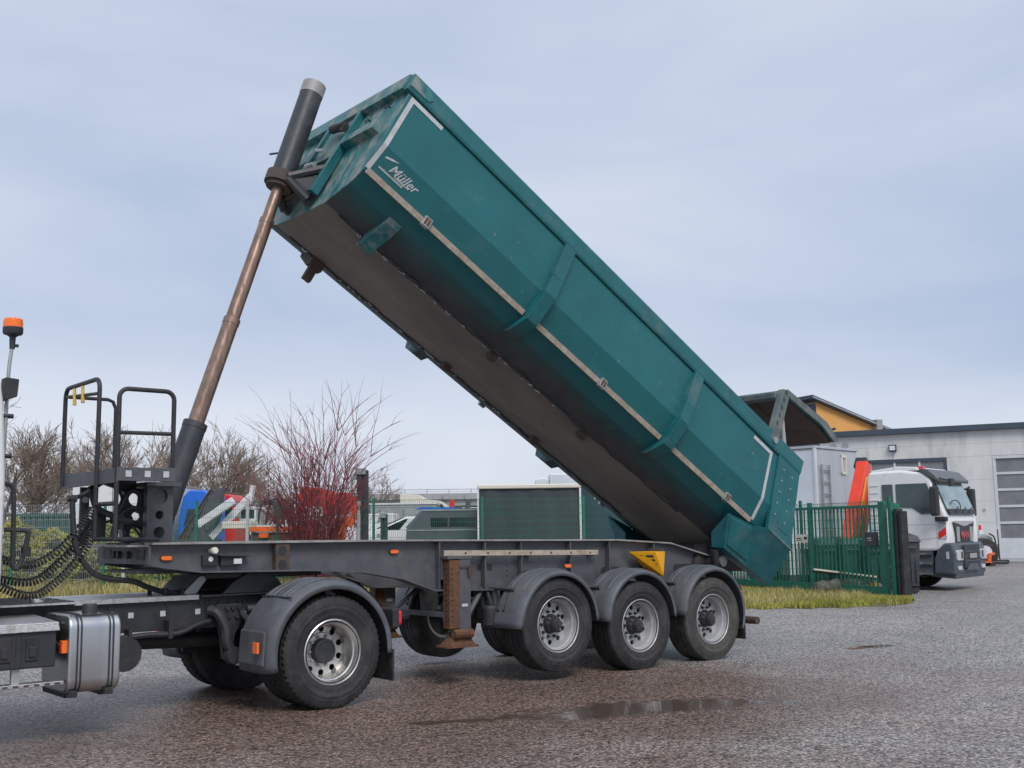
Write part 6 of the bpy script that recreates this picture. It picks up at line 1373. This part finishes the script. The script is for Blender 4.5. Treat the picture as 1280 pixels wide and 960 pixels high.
# small machine, pallet truck and rod by the wall
sm = cthing('small_dumper', 'small grey dumper with one big black tyre against the garage wall', 'machine', 1229, 45)
q = MB(); q.lathe([(.001,-.16),(.24,-.16),(.27,-.20),(.50,-.19),(.56,-.12),(.56,.12),(.50,.19),(.001,.16)], (-.05,0,.56), 'y', 24); q.build('tyre', M['rubber'], sm); q = MB(); q.lathe([(.001,-.18),(.10,-.20),(.14,-.16),(.26,-.17),(.27,-.14)], (-.05,-.03,.56), 'y', 20); q.build('rim', MK['silverl'], sm)
q = MB(); q.prism([(-.35,.6),(.42,.6),(.45,1.15),(.1,1.3),(-.3,1.15)], .2, .9); q.build('body', MK['greycon'], sm, False, .04); q = MB(); q.prism([(-.08,1.25),(.14,1.25),(.1,1.42),(-.02,1.44)], .3, .5); q.build('seat', M['whitep'], sm, False, .02); q = MB(); q.lathe([(.001,.2),(.05,.2),(.06,0),(.001,0)], (.03,.4,1.44), 'z', 12); q.build('lamp', M['red'], sm)
q = MB(); q.tube(catmull([(.25,.1,1.3),(.45,.1,1.15),(.5,.1,.8),(.48,.1,.3)]), .03, 6); q.build('handle', M['black'], sm)
pt = cthing('pallet_truck', 'orange pallet truck lying at the foot of the garage wall', 'pallet truck', 1223, 44.6, z=0)
q = MB(); q.box(0,.45,0,.5,.14,.20); q.build('fork', MK['orangep'], pt, False); q = MB(); q.prism([(.28,.14),(.42,.14),(.46,.42),(.60,.46),(.60,.54),(.40,.52),(.34,.40)], 0, .4); q.build('neck', MK['orangep'], pt, False, .02)
q = MB()
for x in (.1,.5): q.lathe([(.001,-.04),(.1,-.04),(.1,.04),(.001,.04)], (x,.05,.1), 'y', 14)
q.build('rollers', M['black'], pt); q = MB(); q.box(.45,1.1,0,.4,.1,.2); q.build('chassis', M['black'], pt, False, .03)
br = cthing('broom', 'black broom leaning upright by the garage door', 'broom', 1247, 46.5)
q = MB(); q.tube([(0,0,.12),(.02,.1,1.45)], .025, 8); q.build('stick', M['black'], br); q = MB(); q.box(-.35,.35,-.08,.08,.1,.2); q.prism([(-.33,.02),(.33,.02),(.35,.1),(-.35,.1)], -.08, .08); q.build('head', M['blackp'], br, False)

# orange rendered building behind
ob = cthing('orange_house', 'orange rendered house with slate mono-pitch roof behind the garage', 'building', 1028, 76, 25)
zo = lambda y: 1.63+(659.5-y)*76/F_PX
q = MB(); q.prism([(0,0),(5.9,0),(5.9,zo(535)),(0,zo(503))], 0, 8); q.build('wall', MK['ochre'], ob, False)
q = MB(); q.prism([(-.6,zo(500)+.02),(6.6,zo(539.5)+.0),(6.6,zo(537)+.1),(-.6,zo(496.5)+.1)], -.40, 8.5); rf = q.build('roof', MK['fascia'], ob, False, .02)
q = MB(); q.prism([(-.62,zo(498.3)),(6.62,zo(538.6)),(6.62,zo(537)+.04),(-.62,zo(496.8)+.02)], -.43, -.405); q.build('verge_board', M['galv'], rf, False)
q = MB(); q.box(-.012,-.002,.05,7.9,zo(520),zo(504)); q.build('slate_cladding', MK['fascia'], ob, False)
q = MB(); q.box(5.0,5.5,-.45,.3,zo(540),zo(523)); q.build('chimney', MK['concd'], ob, False)
MB().box(-6,0,-.5,7,0,zo(561)).build('lower_wing', MK['ochre'], ob, False); MB().box(-6.1,-.02,-.6,7.1,zo(561),zo(556)).build('wing_roof', MK['fascia'], ob, False)
for x in (-5.0,-2.6): MB().box(x,x+1.6,-.53,-.5,zo(580),zo(564)).build('window', M['glass'], ob, False)
MB().box(.0,1.0,-.03,0,zo(575),zo(552)).build('window', M['glass'], ob, False)
